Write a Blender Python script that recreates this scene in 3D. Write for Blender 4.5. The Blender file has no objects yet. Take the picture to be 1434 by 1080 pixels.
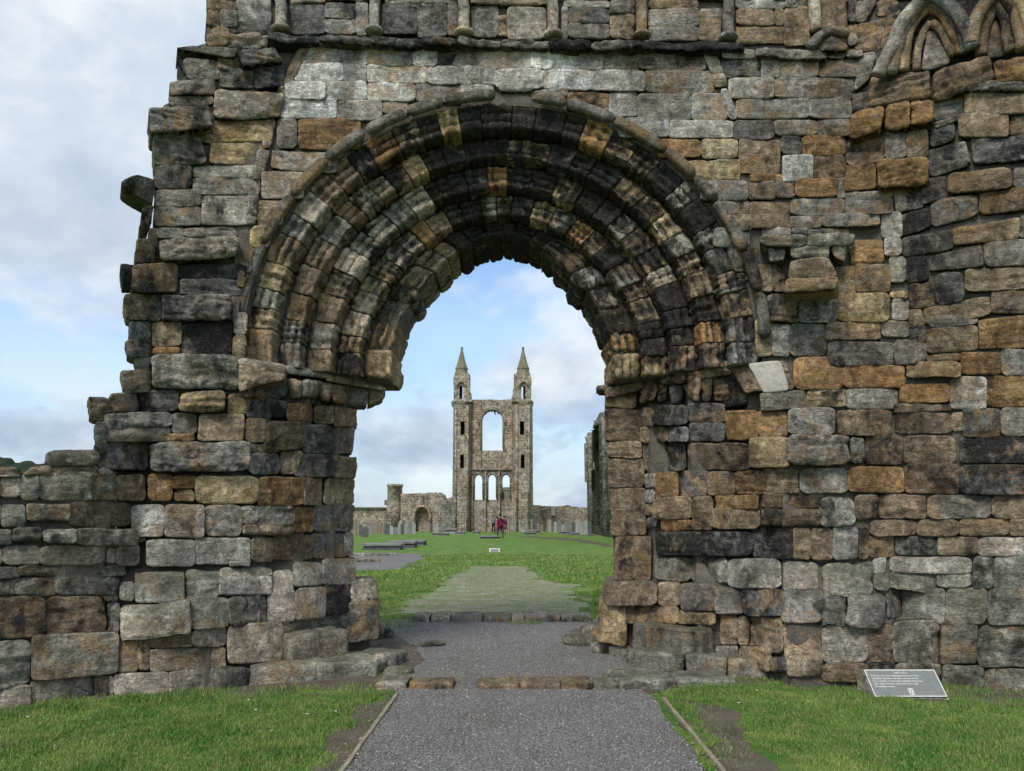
import bpy, bmesh, math, random, time
import numpy as np
from mathutils import Vector
from mathutils.geometry import tessellate_polygon
T0 = time.time()
random.seed(7); rng = np.random.default_rng(7)
scene = bpy.context.scene
col = scene.collection
# ---------------------------------------------------------------- camera
PITCH = math.radians(9.68); F = 1080.0; EYE = 1.6
cd = bpy.data.cameras.new('camera'); cam = bpy.data.objects.new('camera', cd); col.objects.link(cam)
cd.sensor_fit = 'HORIZONTAL'; cd.sensor_width = 36; cd.lens = 36*F/1434.0
cd.clip_start = 0.1; cd.clip_end = 5000
cam.location = (0, 0, EYE); cam.rotation_euler = (math.pi/2+PITCH, 0, 0)
scene.camera = cam
# ---------------------------------------------------------------- world: physical sky behind broken cloud
SUN_EL = math.radians(48); SUN_AZ = math.radians(205)      # compass style: behind and to the left of the camera
w = bpy.data.worlds.new('World'); scene.world = w; w.use_nodes = True
nt = w.node_tree; nt.nodes.clear(); N = nt.nodes.new; L = nt.links.new
sky = N('ShaderNodeTexSky'); sky.sky_type = 'NISHITA'; sky.sun_disc = False
sky.sun_elevation = SUN_EL; sky.sun_rotation = SUN_AZ; sky.air_density = 1.0; sky.dust_density = 0.6; sky.ozone_density = 2.0
bg1 = N('ShaderNodeBackground'); bg1.inputs['Strength'].default_value = 0.15
L(sky.outputs[0], bg1.inputs[0])
tc = N('ShaderNodeTexCoord'); sx = N('ShaderNodeSeparateXYZ'); L(tc.outputs['Generated'], sx.inputs[0])
def wm(op, a, b=None, c=None):
    n = N('ShaderNodeMath'); n.operation = op
    for i, v in enumerate((a, b, c)):
        if v is None: continue
        if isinstance(v, (int, float)): n.inputs[i].default_value = v
        else: L(v, n.inputs[i])
    return n.outputs[0]
zz = wm('ADD', wm('MAXIMUM', sx.outputs[2], 0.0), 0.50)
cx = wm('DIVIDE', sx.outputs[0], zz); cy = wm('DIVIDE', sx.outputs[1], zz)
cmb = N('ShaderNodeCombineXYZ'); L(cx, cmb.inputs[0]); L(cy, cmb.inputs[1])
def wnoise(scale, detail, off, rough=.55, dist=0.0):
    mp = N('ShaderNodeMapping'); L(cmb.outputs[0], mp.inputs[0]); mp.inputs['Location'].default_value = off
    n = N('ShaderNodeTexNoise'); n.inputs['Scale'].default_value = scale; n.inputs['Detail'].default_value = detail
    n.inputs['Roughness'].default_value = rough; n.inputs['Distortion'].default_value = dist
    L(mp.outputs[0], n.inputs['Vector']); return n.outputs[0]
def wramp(v, pts):
    r = N('ShaderNodeValToRGB'); e = r.color_ramp.elements
    while len(e) < len(pts): e.new(.5)
    for i, (p, c) in enumerate(pts):
        e[i].position = p; e[i].color = (c, c, c, 1) if isinstance(c, (int, float)) else (*c, 1)
    L(v, r.inputs[0]); return r.outputs[0]
n_cov = wnoise(2.3, 9, (3.7, 1.9, 0), .52, .1)
n_shade = wnoise(3.6, 9, (7.3, 2.2, 4.1), .55, .15)
n_big = wnoise(.55, 3, (1.3, 8.2, 2.0), .5)
cov = wramp(n_cov, [(.42, 0.0), (.50, .75), (.58, 1.0)])
ccol = wramp(n_shade, [(.34, (.50, .60, .74)), (.48, (.66, .75, .86)), (.60, (.95, .98, 1.0))])
low = wramp(sx.outputs[2], [(.0, 1.0), (.30, 0.0)])
tint = N('ShaderNodeMix'); tint.data_type = 'RGBA'; tint.blend_type = 'MULTIPLY'; L(low, tint.inputs[0]); L(ccol, tint.inputs[6]); tint.inputs[7].default_value = (.62, .71, .82, 1); ccol = tint.outputs[2]
cov = wm('MAXIMUM', cov, wm('MULTIPLY', low, .85))
bg2 = N('ShaderNodeBackground'); L(ccol, bg2.inputs[0]); bg2.inputs['Strength'].default_value = .74
mx = N('ShaderNodeMixShader'); L(cov, mx.inputs[0]); L(bg1.outputs[0], mx.inputs[1]); L(bg2.outputs[0], mx.inputs[2])
wo = N('ShaderNodeOutputWorld'); L(mx.outputs[0], wo.inputs[0])
# ---------------------------------------------------------------- sun (veiled by cloud, soft)
sd = bpy.data.lights.new('sun', 'SUN'); sd.energy = 2.0; sd.angle = math.radians(20); sd.color = (1, .95, .87)
sun = bpy.data.objects.new('sun', sd); col.objects.link(sun)
sdir = Vector((math.sin(SUN_AZ)*math.cos(SUN_EL), math.cos(SUN_AZ)*math.cos(SUN_EL), math.sin(SUN_EL)))
sun.rotation_euler = sdir.to_track_quat('Z', 'Y').to_euler()
scene.view_settings.view_transform = 'Standard'; scene.view_settings.look = 'None'
scene.view_settings.exposure = 0.47; scene.view_settings.gamma = 1; scene.view_settings.use_curve_mapping = False
scene.cycles.max_bounces = 6

# ================================================================ numpy noise
def _h(ix, iy, iz):
    n = (ix.astype(np.int64)*374761393 + iy.astype(np.int64)*668265263 + iz.astype(np.int64)*2147483647) & 0xffffffff
    n = ((n ^ (n >> 13))*1274126177) & 0xffffffff
    n = ((n ^ (n >> 15))*2246822519) & 0xffffffff
    return ((n ^ (n >> 16)) & 0xffffff)/float(0xffffff)*2-1
def vnoise(p):
    i = np.floor(p); f = p-i; u = f*f*(3-2*f); i = i.astype(np.int64); r = 0
    for dx in (0, 1):
        wx = u[..., 0] if dx else 1-u[..., 0]
        for dy in (0, 1):
            wy = u[..., 1] if dy else 1-u[..., 1]
            for dz in (0, 1):
                wz = u[..., 2] if dz else 1-u[..., 2]
                r = r + wx*wy*wz*_h(i[..., 0]+dx, i[..., 1]+dy, i[..., 2]+dz)
    return r
def fbm(p, octv=3, g=.5):
    a = 1.0; s = 0; q = np.array(p, float)
    for _ in range(octv):
        s = s + a*vnoise(q); q = q*2.03+17.7; a *= g
    return s
# ================================================================ photograph pixel <-> place
CT, ST = math.cos(PITCH), math.sin(PITCH)
def ray(px, py):
    x = (px-717)/F; y = (540-py)/F
    dy = CT - y*ST; return x/dy, (y*CT+ST)/dy          # X/Y and (Z-eye)/Y
def at(px, py, Y):
    t, s = ray(px, py); return np.array((t*Y, Y, EYE+s*Y))
def ground(px, py, z=0.0):
    t, s = ray(px, py); Y = (z-EYE)/s; return np.array((t*Y, Y, z))
# plan of the ruin: distance of its face against azimuth (u = pixel column at eye level)
PU = [-400, -60, 0, 100, 150, 175, 330, 345, 372, 376, 426, 430, 470, 474, 500, 560, 700, 800, 848, 906, 914, 964, 971, 1047, 1055, 1100, 1250, 1300, 1420, 1560, 1700]
PJ = [6.2, 6.75, 6.9, 7.2, 7.5, 7.85, 8.05, 8.12, 8.22, 8.46, 8.60, 8.88, 9.02, 9.30, 9.55, 9.8, 10.0, 9.8, 9.72, 9.50, 9.14, 9.00, 8.74, 8.60, 8.34, 8.2, 8.2, 8.0, 7.6, 7.15, 6.8]
PW = [6.2, 6.75, 6.9, 7.2, 7.5, 7.85, 8.05, 8.15, 8.16, 8.16, 8.17, 8.17, 8.18, 8.18, 8.18]+[8.2]*12+[8.0, 7.6, 7.15, 6.8]
GZ = [0.0, 0.58, 0.74, 0.94, 1.12]
GO = [-.54, -.48, -.28, -.22, 0.0]
GU = [140, 162, 168, 305, 325, 520, 530, 850, 860, 1068, 1090, 1240, 1247]
GW = [.15, .2, .9, .9, .5, .65, .62, .62, .62, .55, .95, 1.0, .2]
def face(px, py, mode='J', pro=0.0):
    t, s = ray(px, py); u = 717 + t*F*1.0144
    Y = float(np.interp(u, PU, PJ if mode == 'J' else PW)) - pro
    if mode == 'J':
        y0 = Y
        for _ in range(6):
            z = EYE+s*Y; Y = .5*Y + .5*(y0 + float(np.interp(z, GZ, GO))*float(np.interp(u, GU, GW)))
    return np.array((t*Y, Y, EYE+s*Y))
# ================================================================ object helpers
def mesh_from(name, V, Fc, smooth=True, mats=()):
    me = bpy.data.meshes.new(name)
    V = np.asarray(V, dtype=np.float32)
    if isinstance(Fc, np.ndarray):
        k = Fc.shape[1]; n = len(Fc)
        me.vertices.add(len(V)); me.vertices.foreach_set('co', V.ravel())
        me.loops.add(n*k); me.loops.foreach_set('vertex_index', Fc.astype(np.int32).ravel())
        me.polygons.add(n); me.polygons.foreach_set('loop_start', np.arange(0, n*k, k, dtype=np.int32))
        me.polygons.foreach_set('loop_total', np.full(n, k, dtype=np.int32))
        me.update(calc_edges=True)
    else:
        me.from_pydata([tuple(v) for v in V.tolist()], [], [tuple(int(i) for i in f) for f in Fc]); me.update()
    if smooth: me.polygons.foreach_set('use_smooth', [True]*len(me.polygons))
    for m in mats: me.materials.append(m)
    return me
def obj(name, me, parent=None, color=None):
    o = bpy.data.objects.new(name, me); col.objects.link(o)
    if parent is not None: o.parent = parent
    if color is not None: o.color = color
    return o
def tag(o, label=None, cat=None, group=None, kind=None):
    if label: o['label'] = label
    if cat: o['category'] = cat
    if group: o['group'] = group
    if kind: o['kind'] = kind
    return o
def thing(name, label, cat, loc=(0, 0, 0), group=None):
    o = bpy.data.objects.new(name, None); col.objects.link(o); o.location = loc; o.empty_display_size = .2
    return tag(o, label, cat, group)
class MB:
    def __init__(s): s.v = []; s.f = []
    def add(s, V, Fc):
        b = len(s.v); s.v += [tuple(map(float, p)) for p in V]; s.f += [tuple(i+b for i in f) for f in Fc]; return s
    def box(s, a, b):
        x0, y0, z0 = a; x1, y1, z1 = b
        return s.add([(x0,y0,z0),(x1,y0,z0),(x1,y1,z0),(x0,y1,z0),(x0,y0,z1),(x1,y0,z1),(x1,y1,z1),(x0,y1,z1)],
                     [(0,3,2,1),(4,5,6,7),(0,1,5,4),(1,2,6,5),(2,3,7,6),(3,0,4,7)])
    def rings(s, rings, cap=True):
        b = len(s.v); n = len(rings[0])
        for r in rings: s.v += [tuple(map(float, p)) for p in r]
        for i in range(len(rings)-1):
            for j in range(n):
                k = (j+1) % n; s.f.append((b+i*n+j, b+i*n+k, b+(i+1)*n+k, b+(i+1)*n+j))
        if cap:
            s.f.append(tuple(b+j for j in reversed(range(n)))); s.f.append(tuple(b+(len(rings)-1)*n+j for j in range(n)))
        return s
    def lathe(s, c, prof, n=8, ph=None):
        ph = math.pi/n if ph is None else ph
        return s.rings([[(c[0]+r*math.cos(ph+2*math.pi*j/n), c[1]+r*math.sin(ph+2*math.pi*j/n), c[2]+z) for j in range(n)] for r, z in prof])
    def tube(s, pts, rad, n=8):
        pts = [Vector(p) for p in pts]; R = []
        for i, p in enumerate(pts):
            d = (pts[min(i+1, len(pts)-1)]-pts[max(i-1, 0)]).normalized()
            a = d.cross(Vector((0, 1, .02))).normalized(); b = d.cross(a)
            r = rad if isinstance(rad, (int, float)) else rad[i]
            R.append([p+a*r*math.cos(2*math.pi*j/n)+b*r*math.sin(2*math.pi*j/n) for j in range(n)])
        return s.rings(R)
    def build(s, name, mat, parent=None, smooth=False, color=None):
        me = mesh_from(name, s.v, s.f, smooth, [mat]); return obj(name, me, parent, color)
# ================================================================ materials
def newmat(name):
    m = bpy.data.materials.new(name); m.use_nodes = True; m.node_tree.nodes.clear(); return m, G(m.node_tree)
class G:
    def __init__(s, nt): s.nt = nt
    def n(s, t, **k):
        x = s.nt.nodes.new(t)
        for a, b in k.items(): setattr(x, a, b)
        return x
    def l(s, a, b): s.nt.links.new(a, b)
    def put(s, sock, v):
        if isinstance(v, (int, float)): sock.default_value = v
        elif isinstance(v, tuple): sock.default_value = v if len(v) != 3 or sock.type == 'VECTOR' else (*v, 1)
        else: s.l(v, sock)
    def math(s, op, a, b=0.0, c=None, clamp=False):
        x = s.n('ShaderNodeMath', operation=op, use_clamp=clamp); s.put(x.inputs[0], a); s.put(x.inputs[1], b)
        if c is not None: s.put(x.inputs[2], c)
        return x.outputs[0]
    def vmath(s, op, a, b):
        x = s.n('ShaderNodeVectorMath', operation=op); s.put(x.inputs[0], a); s.put(x.inputs[1], b); return x.outputs[0]
    def noise(s, vec, scale, detail=4, rough=.55, dist=0.0):
        x = s.n('ShaderNodeTexNoise'); s.l(vec, x.inputs['Vector']); x.inputs['Scale'].default_value = scale
        x.inputs['Detail'].default_value = detail; x.inputs['Roughness'].default_value = rough; x.inputs['Distortion'].default_value = dist
        return x.outputs[0]
    def ramp(s, v, pts, interp='LINEAR'):
        r = s.n('ShaderNodeValToRGB'); r.color_ramp.interpolation = interp; e = r.color_ramp.elements
        while len(e) < len(pts): e.new(.5)
        for i, (p, c) in enumerate(pts):
            e[i].position = p; e[i].color = (c, c, c, 1) if isinstance(c, (int, float)) else (*c, 1)
        s.l(v, r.inputs[0]); return r.outputs[0]
    def mix(s, f, a, b, mode='MIX'):
        x = s.n('ShaderNodeMix', data_type='RGBA', blend_type=mode); s.put(x.inputs[0], f); s.put(x.inputs[6], a); s.put(x.inputs[7], b); return x.outputs[2]
    def out(s, colr, rough=.9, bump=None, strength=.5, dist=.02, spec=.25):
        p = s.n('ShaderNodeBsdfPrincipled'); s.put(p.inputs['Base Color'], colr); s.put(p.inputs['Roughness'], rough)
        p.inputs['Specular IOR Level'].default_value = spec
        if bump is not None:
            b = s.n('ShaderNodeBump'); b.inputs['Strength'].default_value = strength; b.inputs['Distance'].default_value = dist
            s.l(bump, b.inputs['Height']); s.l(b.outputs[0], p.inputs['Normal'])
        o = s.n('ShaderNodeOutputMaterial'); s.l(p.outputs[0], o.inputs[0])
def scaled(g, v, sc):
    m = g.n('ShaderNodeMapping'); g.l(v, m.inputs[0]); m.inputs['Scale'].default_value = sc; return m.outputs[0]
def stone_material():
    m, g = newmat('weathered_sandstone')
    oi = g.n('ShaderNodeObjectInfo'); geo = g.n('ShaderNodeNewGeometry')
    r = g.math('MULTIPLY', oi.outputs['Random'], 53.0)
    cx = g.n('ShaderNodeCombineXYZ'); g.l(r, cx.inputs[0]); g.l(g.math('MULTIPLY', r, 1.7), cx.inputs[1]); g.l(g.math('MULTIPLY', r, .6), cx.inputs[2])
    P = g.vmath('ADD', geo.outputs['Position'], cx.outputs[0])
    base = oi.outputs['Color']
    stain = oi.outputs['Alpha']
    n1 = g.noise(P, 5.0, 10, .66, 1.1)
    n2 = g.noise(P, 21.0, 6, .65)
    bed = g.noise(scaled(g, P, (3.2, 3.2, 17)), 1.5, 7, .66, 1.6)
    c = g.mix(1.0, base, g.ramp(n1, [(.32, .38), (.5, 1.0), (.67, 1.75)]), 'MULTIPLY')
    c = g.mix(.35, c, g.ramp(bed, [(.30, .55), (.5, 1.0), (.72, 1.4)]), 'MULTIPLY')
    c = g.mix(.75, c, g.ramp(n2, [(.30, .6), (.5, 1.0), (.72, 1.42)]), 'MULTIPLY')
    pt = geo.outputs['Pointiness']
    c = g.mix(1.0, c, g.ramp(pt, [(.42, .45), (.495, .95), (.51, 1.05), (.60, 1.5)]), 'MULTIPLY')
    # iron-rich ochre patches, only in some stones
    nO = g.noise(P, 3.1, 5, .6, .6)
    fo = g.math('MULTIPLY', g.ramp(nO, [(.50, 0.0), (.58, 1.0)]), g.ramp(oi.outputs['Random'], [(.35, .0), (.75, .75)]))
    c = g.mix(fo, c, g.mix(.72, c, (.32, .20, .09)))
    # damp and grime that run down the wall across joints
    PW_ = scaled(g, geo.outputs['Position'], (1.6, 1.6, .62))
    wst = g.noise(PW_, 1.25, 8, .62, .8)
    c = g.mix(1.0, c, g.ramp(wst, [(.34, .50), (.5, 1.0), (.64, 1.38)]), 'MULTIPLY')
    c = g.mix(g.math('MULTIPLY', g.ramp(g.noise(geo.outputs['Position'], .8, 4, .6), [(.45, 0.0), (.62, .5)]), 1.0), c, g.mix(1.0, c, (.88, .80, .66), 'MULTIPLY'))
    stain = g.math('ADD', stain, g.math('MULTIPLY', g.math('SUBTRACT', .5, wst), .9))
    # soot crust
    nS = g.noise(P, 4.3, 9, .66, .8)
    th = g.math('SUBTRACT', nS, g.math('SUBTRACT', g.math('SUBTRACT', .78, g.math('MULTIPLY', stain, .40)), g.math('MULTIPLY', g.math('POWER', g.math('MAXIMUM', stain, 0.0), 3.0), .22)))
    fs = g.math('MULTIPLY', g.math('MULTIPLY', th, 8.0, clamp=True), .92, clamp=True)
    soot = g.ramp(g.noise(P, 38.0, 6, .7), [(.35, (.010, .010, .011)), (.58, (.024, .023, .024)), (.76, (.10, .094, .084))])
    c = g.mix(fs, c, soot)
    # fine cracks and flaking beds
    crk = g.noise(scaled(g, P, (1.0, 1.0, 2.4)), 4.2, 7, .6, .7)
    ck = g.math('ABSOLUTE', g.math('SUBTRACT', crk, .52)); ckl = g.ramp(ck, [(.0, 1.0), (.010, .55), (.020, 0.0)])
    ckm = g.math('MULTIPLY', ckl, g.ramp(n1, [(.45, 0.0), (.55, .8)]))
    c = g.mix(ckm, c, g.mix(1.0, c, (.30, .28, .26), 'MULTIPLY'))
    flk = g.ramp(crk, [(.40, 0.0), (.415, .35), (.50, .40), (.515, .75), (.60, .80), (.612, 1.0)])
    n3 = g.noise(P, 46.0, 6, .72)
    c = g.mix(.75, c, g.ramp(n3, [(.36, .45), (.47, .92), (.56, 1.1), (.66, 1.65)]), 'MULTIPLY')
    # lichen flecks and salt bloom
    nL = g.noise(P, 60.0, 4, .7)
    nLL = g.noise(P, 4.0, 3, .6)
    sw = g.noise(P, 3.4, 9, .7, 2.4)
    fw = g.ramp(sw, [(.56, 0.0), (.63, .5), (.70, .65)])
    fw = g.math('MULTIPLY', fw, g.math('SUBTRACT', 1.0, g.math('MULTIPLY', stain, .8), clamp=True))
    c = g.mix(fw, c, g.mix(.55, c, (.52, .49, .43)))
    fl = g.math('MULTIPLY', g.ramp(nL, [(.61, 0.0), (.66, .7)]), g.ramp(nLL, [(.48, 0.0), (.62, 1.0)]))
    c = g.mix(fl, c, (.42, .42, .37))
    # faint green growth on up-facing faces
    sn = g.n('ShaderNodeSeparateXYZ'); g.l(geo.outputs['Normal'], sn.inputs[0])
    fg = g.math('MULTIPLY', g.ramp(sn.outputs[2], [(.35, 0.0), (.8, .55)]), g.ramp(nO, [(.4, .3), (.6, 1.0)]))
    c = g.mix(fg, c, (.095, .095, .055))
    pits = g.ramp(g.noise(P, 75.0, 3, .6), [(.28, 0.0), (.42, 1.0)])
    h = g.math('ADD', g.math('MULTIPLY', n2, 1.1), g.math('MULTIPLY', bed, .75))
    h = g.math('ADD', h, g.math('MULTIPLY', pits, .14)); h = g.math('ADD', h, g.math('MULTIPLY', g.noise(P, 90.0, 5, .7), .35))
    h = g.math('ADD', h, g.math('MULTIPLY', fs, .06)); h = g.math('ADD', h, g.math('MULTIPLY', flk, .55)); h = g.math('SUBTRACT', h, g.math('MULTIPLY', ckm, .35))
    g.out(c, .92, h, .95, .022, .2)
    return m
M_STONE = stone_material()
def simple_noise_mat(name, c1, c2, scale=6, detail=6, bump=.4, dist=.01, rough=.95, fine=60.0):
    m, g = newmat(name); geo = g.n('ShaderNodeNewGeometry'); P = geo.outputs['Position']
    a = g.noise(P, scale, detail, .62, .3); b = g.noise(P, fine, 4, .65)
    c = g.mix(g.ramp(a, [(.3, 0.0), (.7, 1.0)]), c1, c2)
    c = g.mix(.6, c, g.ramp(b, [(.3, .6), (.7, 1.4)]), 'MULTIPLY')
    g.out(c, rough, g.math('ADD', a, b), bump, dist); return m
M_MORTAR = simple_noise_mat('lime_mortar', (.085, .075, .06), (.21, .185, .15), 7, 9, .9, .03)
M_PLASTER = simple_noise_mat('pale_repair_mortar', (.36, .34, .28), (.50, .47, .40), 7, 5, .5, .01)
def far_masonry(name, ca, cb, cc, sc=1.0, dark=.35):
    m, g = newmat(name); geo = g.n('ShaderNodeNewGeometry'); P = geo.outputs['Position']
    sp = g.n('ShaderNodeSeparateXYZ'); g.l(P, sp.inputs[0])
    cb_ = g.n('ShaderNodeCombineXYZ'); g.l(g.math('ADD', sp.outputs[0], g.math('MULTIPLY', sp.outputs[1], .83)), cb_.inputs[0]); g.l(sp.outputs[2], cb_.inputs[1])
    br = g.n('ShaderNodeTexBrick'); g.l(cb_.outputs[0], br.inputs['Vector'])
    br.inputs['Color1'].default_value = (*ca, 1); br.inputs['Color2'].default_value = (*cb, 1)
    br.inputs['Mortar'].default_value = (.07, .06, .05, 1); br.inputs['Scale'].default_value = 1.0*sc
    br.inputs['Brick Width'].default_value = .62; br.inputs['Row Height'].default_value = .3; br.inputs['Mortar Size'].default_value = .02
    br.inputs['Bias'].default_value = -.1
    a = g.noise(P, .45, 6, .62, .5); b = g.noise(P, 4.0, 5, .75); d = g.noise(P, 1.4, 6, .7, .3)
    c = g.mix(g.ramp(a, [(.38, 0.0), (.6, 1.0)]), br.outputs[0], cc)
    c = g.mix(.85, c, g.ramp(b, [(.36, .35), (.5, .95), (.64, 1.75)]), 'MULTIPLY')
    c = g.mix(.8, c, g.ramp(d, [(.36, dark), (.52, 1.0), (.7, 1.45)]), 'MULTIPLY')
    g.out(c, .95, g.math('ADD', b, d), .9, .12); return m
M_GABLE = far_masonry('far_rubble_masonry', (.40, .325, .24), (.26, .20, .145), (.35, .31, .25))
M_GABLE_RED = far_masonry('far_red_masonry', (.40, .27, .185), (.29, .19, .13), (.36, .30, .23))
M_GREYWALL = far_masonry('far_grey_masonry', (.27, .26, .225), (.18, .175, .15), (.22, .215, .18), 1.0, .3)
M_SPIRE = simple_noise_mat('mossy_spire_stone', (.14, .135, .09), (.25, .23, .16), 1.2, 6, .6, .05, .95, 6.0)

def grass_color(g, P, base=None):
    a = g.noise(P, 1.5, 6, .65, .6); b = g.noise(P, 5.5, 5, .7)
    c = g.mix(g.ramp(a, [(.38, 0.0), (.50, .35), (.62, 1.0)]), (.055, .165, .018), (.175, .265, .048))
    c = g.mix(g.ramp(b, [(.45, 0.0), (.75, .6)]), c, (.27, .25, .09))
    return c
def lawn_material():
    m, g = newmat('mown_lawn'); geo = g.n('ShaderNodeNewGeometry'); P = geo.outputs['Position']
    c = grass_color(g, P)
    f = g.noise(P, 45.0, 4, .75)
    st = g.noise(scaled(g, P, (.5, 4.0, 1)), 1.0, 5, .7)
    c = g.mix(.75, c, g.ramp(f, [(.3, .5), (.7, 1.5)]), 'MULTIPLY')
    c = g.mix(.6, c, g.ramp(st, [(.32, .6), (.68, 1.4)]), 'MULTIPLY')
    g.out(c, .9, g.math('ADD', f, g.math('MULTIPLY', st, 2.0)), .9, .04); return m
def blade_material():
    m, g = newmat('grass_blade'); geo = g.n('ShaderNodeNewGeometry'); P = geo.outputs['Position']
    c = grass_color(g, P)
    at_ = g.n('ShaderNodeAttribute', attribute_name='tint')
    c = g.mix(g.ramp(at_.outputs['Fac'], [(.0, 0.0), (.72, .0), (1.0, .8)]), c, (.36, .32, .16))
    c = g.mix(1.0, c, g.ramp(at_.outputs['Fac'], [(.0, .75), (.7, 1.35), (1.0, 1.2)]), 'MULTIPLY')
    g.out(c, .6, None, spec=.3); return m
M_LAWN = lawn_material(); M_BLADE = blade_material()
def gravel_material():
    m, g = newmat('grey_gravel'); geo = g.n('ShaderNodeNewGeometry'); P = geo.outputs['Position']
    v = g.n('ShaderNodeTexVoronoi'); g.l(P, v.inputs['Vector']); v.inputs['Scale'].default_value = 70
    v2 = g.n('ShaderNodeTexVoronoi'); g.l(P, v2.inputs['Vector']); v2.inputs['Scale'].default_value = 160
    big = g.noise(P, 1.3, 5, .6)
    bw = g.n('ShaderNodeRGBToBW'); g.l(v.outputs['Color'], bw.inputs[0])
    c = g.ramp(bw.outputs[0], [(.1, (.12, .115, .108)), (.55, (.235, .225, .212)), (.85, (.34, .325, .305)), (1.0, (.50, .47, .42))])
    c = g.mix(.6, c, g.ramp(v.outputs['Distance'], [(0.0, 1.25), (.9, .35)]), 'MULTIPLY')
    c = g.mix(.7, c, g.ramp(big, [(.32, (.74, .68, .60)), (.46, (.98, .96, .93)), (.62, (1.1, 1.1, 1.1))]), 'MULTIPLY')
    h = g.math('SUBTRACT', 1.0, g.math('ADD', v.outputs['Distance'], g.math('MULTIPLY', v2.outputs['Distance'], .4)))
    g.out(c, .9, h, 1.0, .012); return m
M_GRAVEL = gravel_material()
def pebble_material():
    m, g = newmat('gravel_stone'); at_ = g.n('ShaderNodeAttribute', attribute_name='tint')
    c = g.ramp(at_.outputs['Fac'], [(0.0, (.11, .105, .10)), (.6, (.235, .225, .212)), (.95, (.34, .325, .30)), (1.0, (.60, .56, .50))])
    g.out(c, .85, None, spec=.3); return m
M_PEBBLE = pebble_material()
M_DIRT = simple_noise_mat('bare_soil', (.075, .058, .042), (.15, .125, .095), 4, 7, .8, .02, .95, 45.0)
M_WORN = None
def worn_material():
    m, g = newmat('worn_turf'); geo = g.n('ShaderNodeNewGeometry'); P = geo.outputs['Position']
    a = g.noise(P, 3.2, 6, .7, .5); f = g.noise(P, 40.0, 4, .75)
    st = g.noise(scaled(g, P, (.35, 9.0, 1)), 1.0, 4, .6, .4)
    c = g.mix(g.ramp(a, [(.40, 0.0), (.60, 1.0)]), (.30, .265, .20), (.17, .22, .08))
    c = g.mix(.6, c, g.ramp(st, [(.36, .62), (.52, 1.0), (.66, 1.35)]), 'MULTIPLY')
    c = g.mix(.7, c, g.ramp(f, [(.3, .6), (.7, 1.4)]), 'MULTIPLY')
    g.out(c, .95, g.math('ADD', f, st), .8, .03); return m
M_WORN = worn_material()
def flat(name, c, rough=.7, metal=0.0):
    m, g = newmat(name); geo = g.n('ShaderNodeNewGeometry')
    n = g.noise(geo.outputs['Position'], 30.0, 5, .6)
    cc = g.mix(.5, c, g.ramp(n, [(.3, .75), (.7, 1.25)]), 'MULTIPLY'); g.out(cc, rough, n, .1, .002); return m
M_WOOD = simple_noise_mat('weathered_timber_edging', (.20, .17, .11), (.34, .30, .21), 8, 5, .5, .004, .9, 50.0)
M_HILL = simple_noise_mat('distant_trees', (.018, .030, .014), (.045, .060, .028), .5, 6, 1.0, .5, .95, 3.0)
M_SIGN = flat('sign_plate_grey', (.19, .20, .19), .45); M_WHITE = flat('white_lettering', (.62, .62, .58), .6)

# ================================================================ stones
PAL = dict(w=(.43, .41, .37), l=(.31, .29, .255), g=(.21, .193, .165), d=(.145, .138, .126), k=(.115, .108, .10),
           t=(.235, .180, .120), b=(.185, .137, .093), o=(.255, .152, .072), y=(.305, .235, .140), n=(.20, .192, .155), p=(.35, .31, .25))
STN = dict(w=.26, l=.34, g=.46, d=.56, k=.70, t=.42, b=.48, o=.36, y=.40, n=.40, p=.26)
def tone(c, stain=None):
    r, g_, b = PAL[c]; v = random.uniform(.78, 1.18); hs = random.uniform(-.04, .04)
    s = STN[c] if stain is None else stain
    return (r*v*(1+hs), g_*v, b*v*(1-hs), min(1, max(0, s+random.uniform(-.12, .12))))
def axis_samples(L, cell, rr):
    n = max(3, int(L/cell)); a = min(rr, L*.25)/L
    core = np.linspace(a, 1-a, n)
    return np.concatenate([[0, a*.12, a*.4], core, [1-a*.4, 1-a*.12, 1]])
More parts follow.
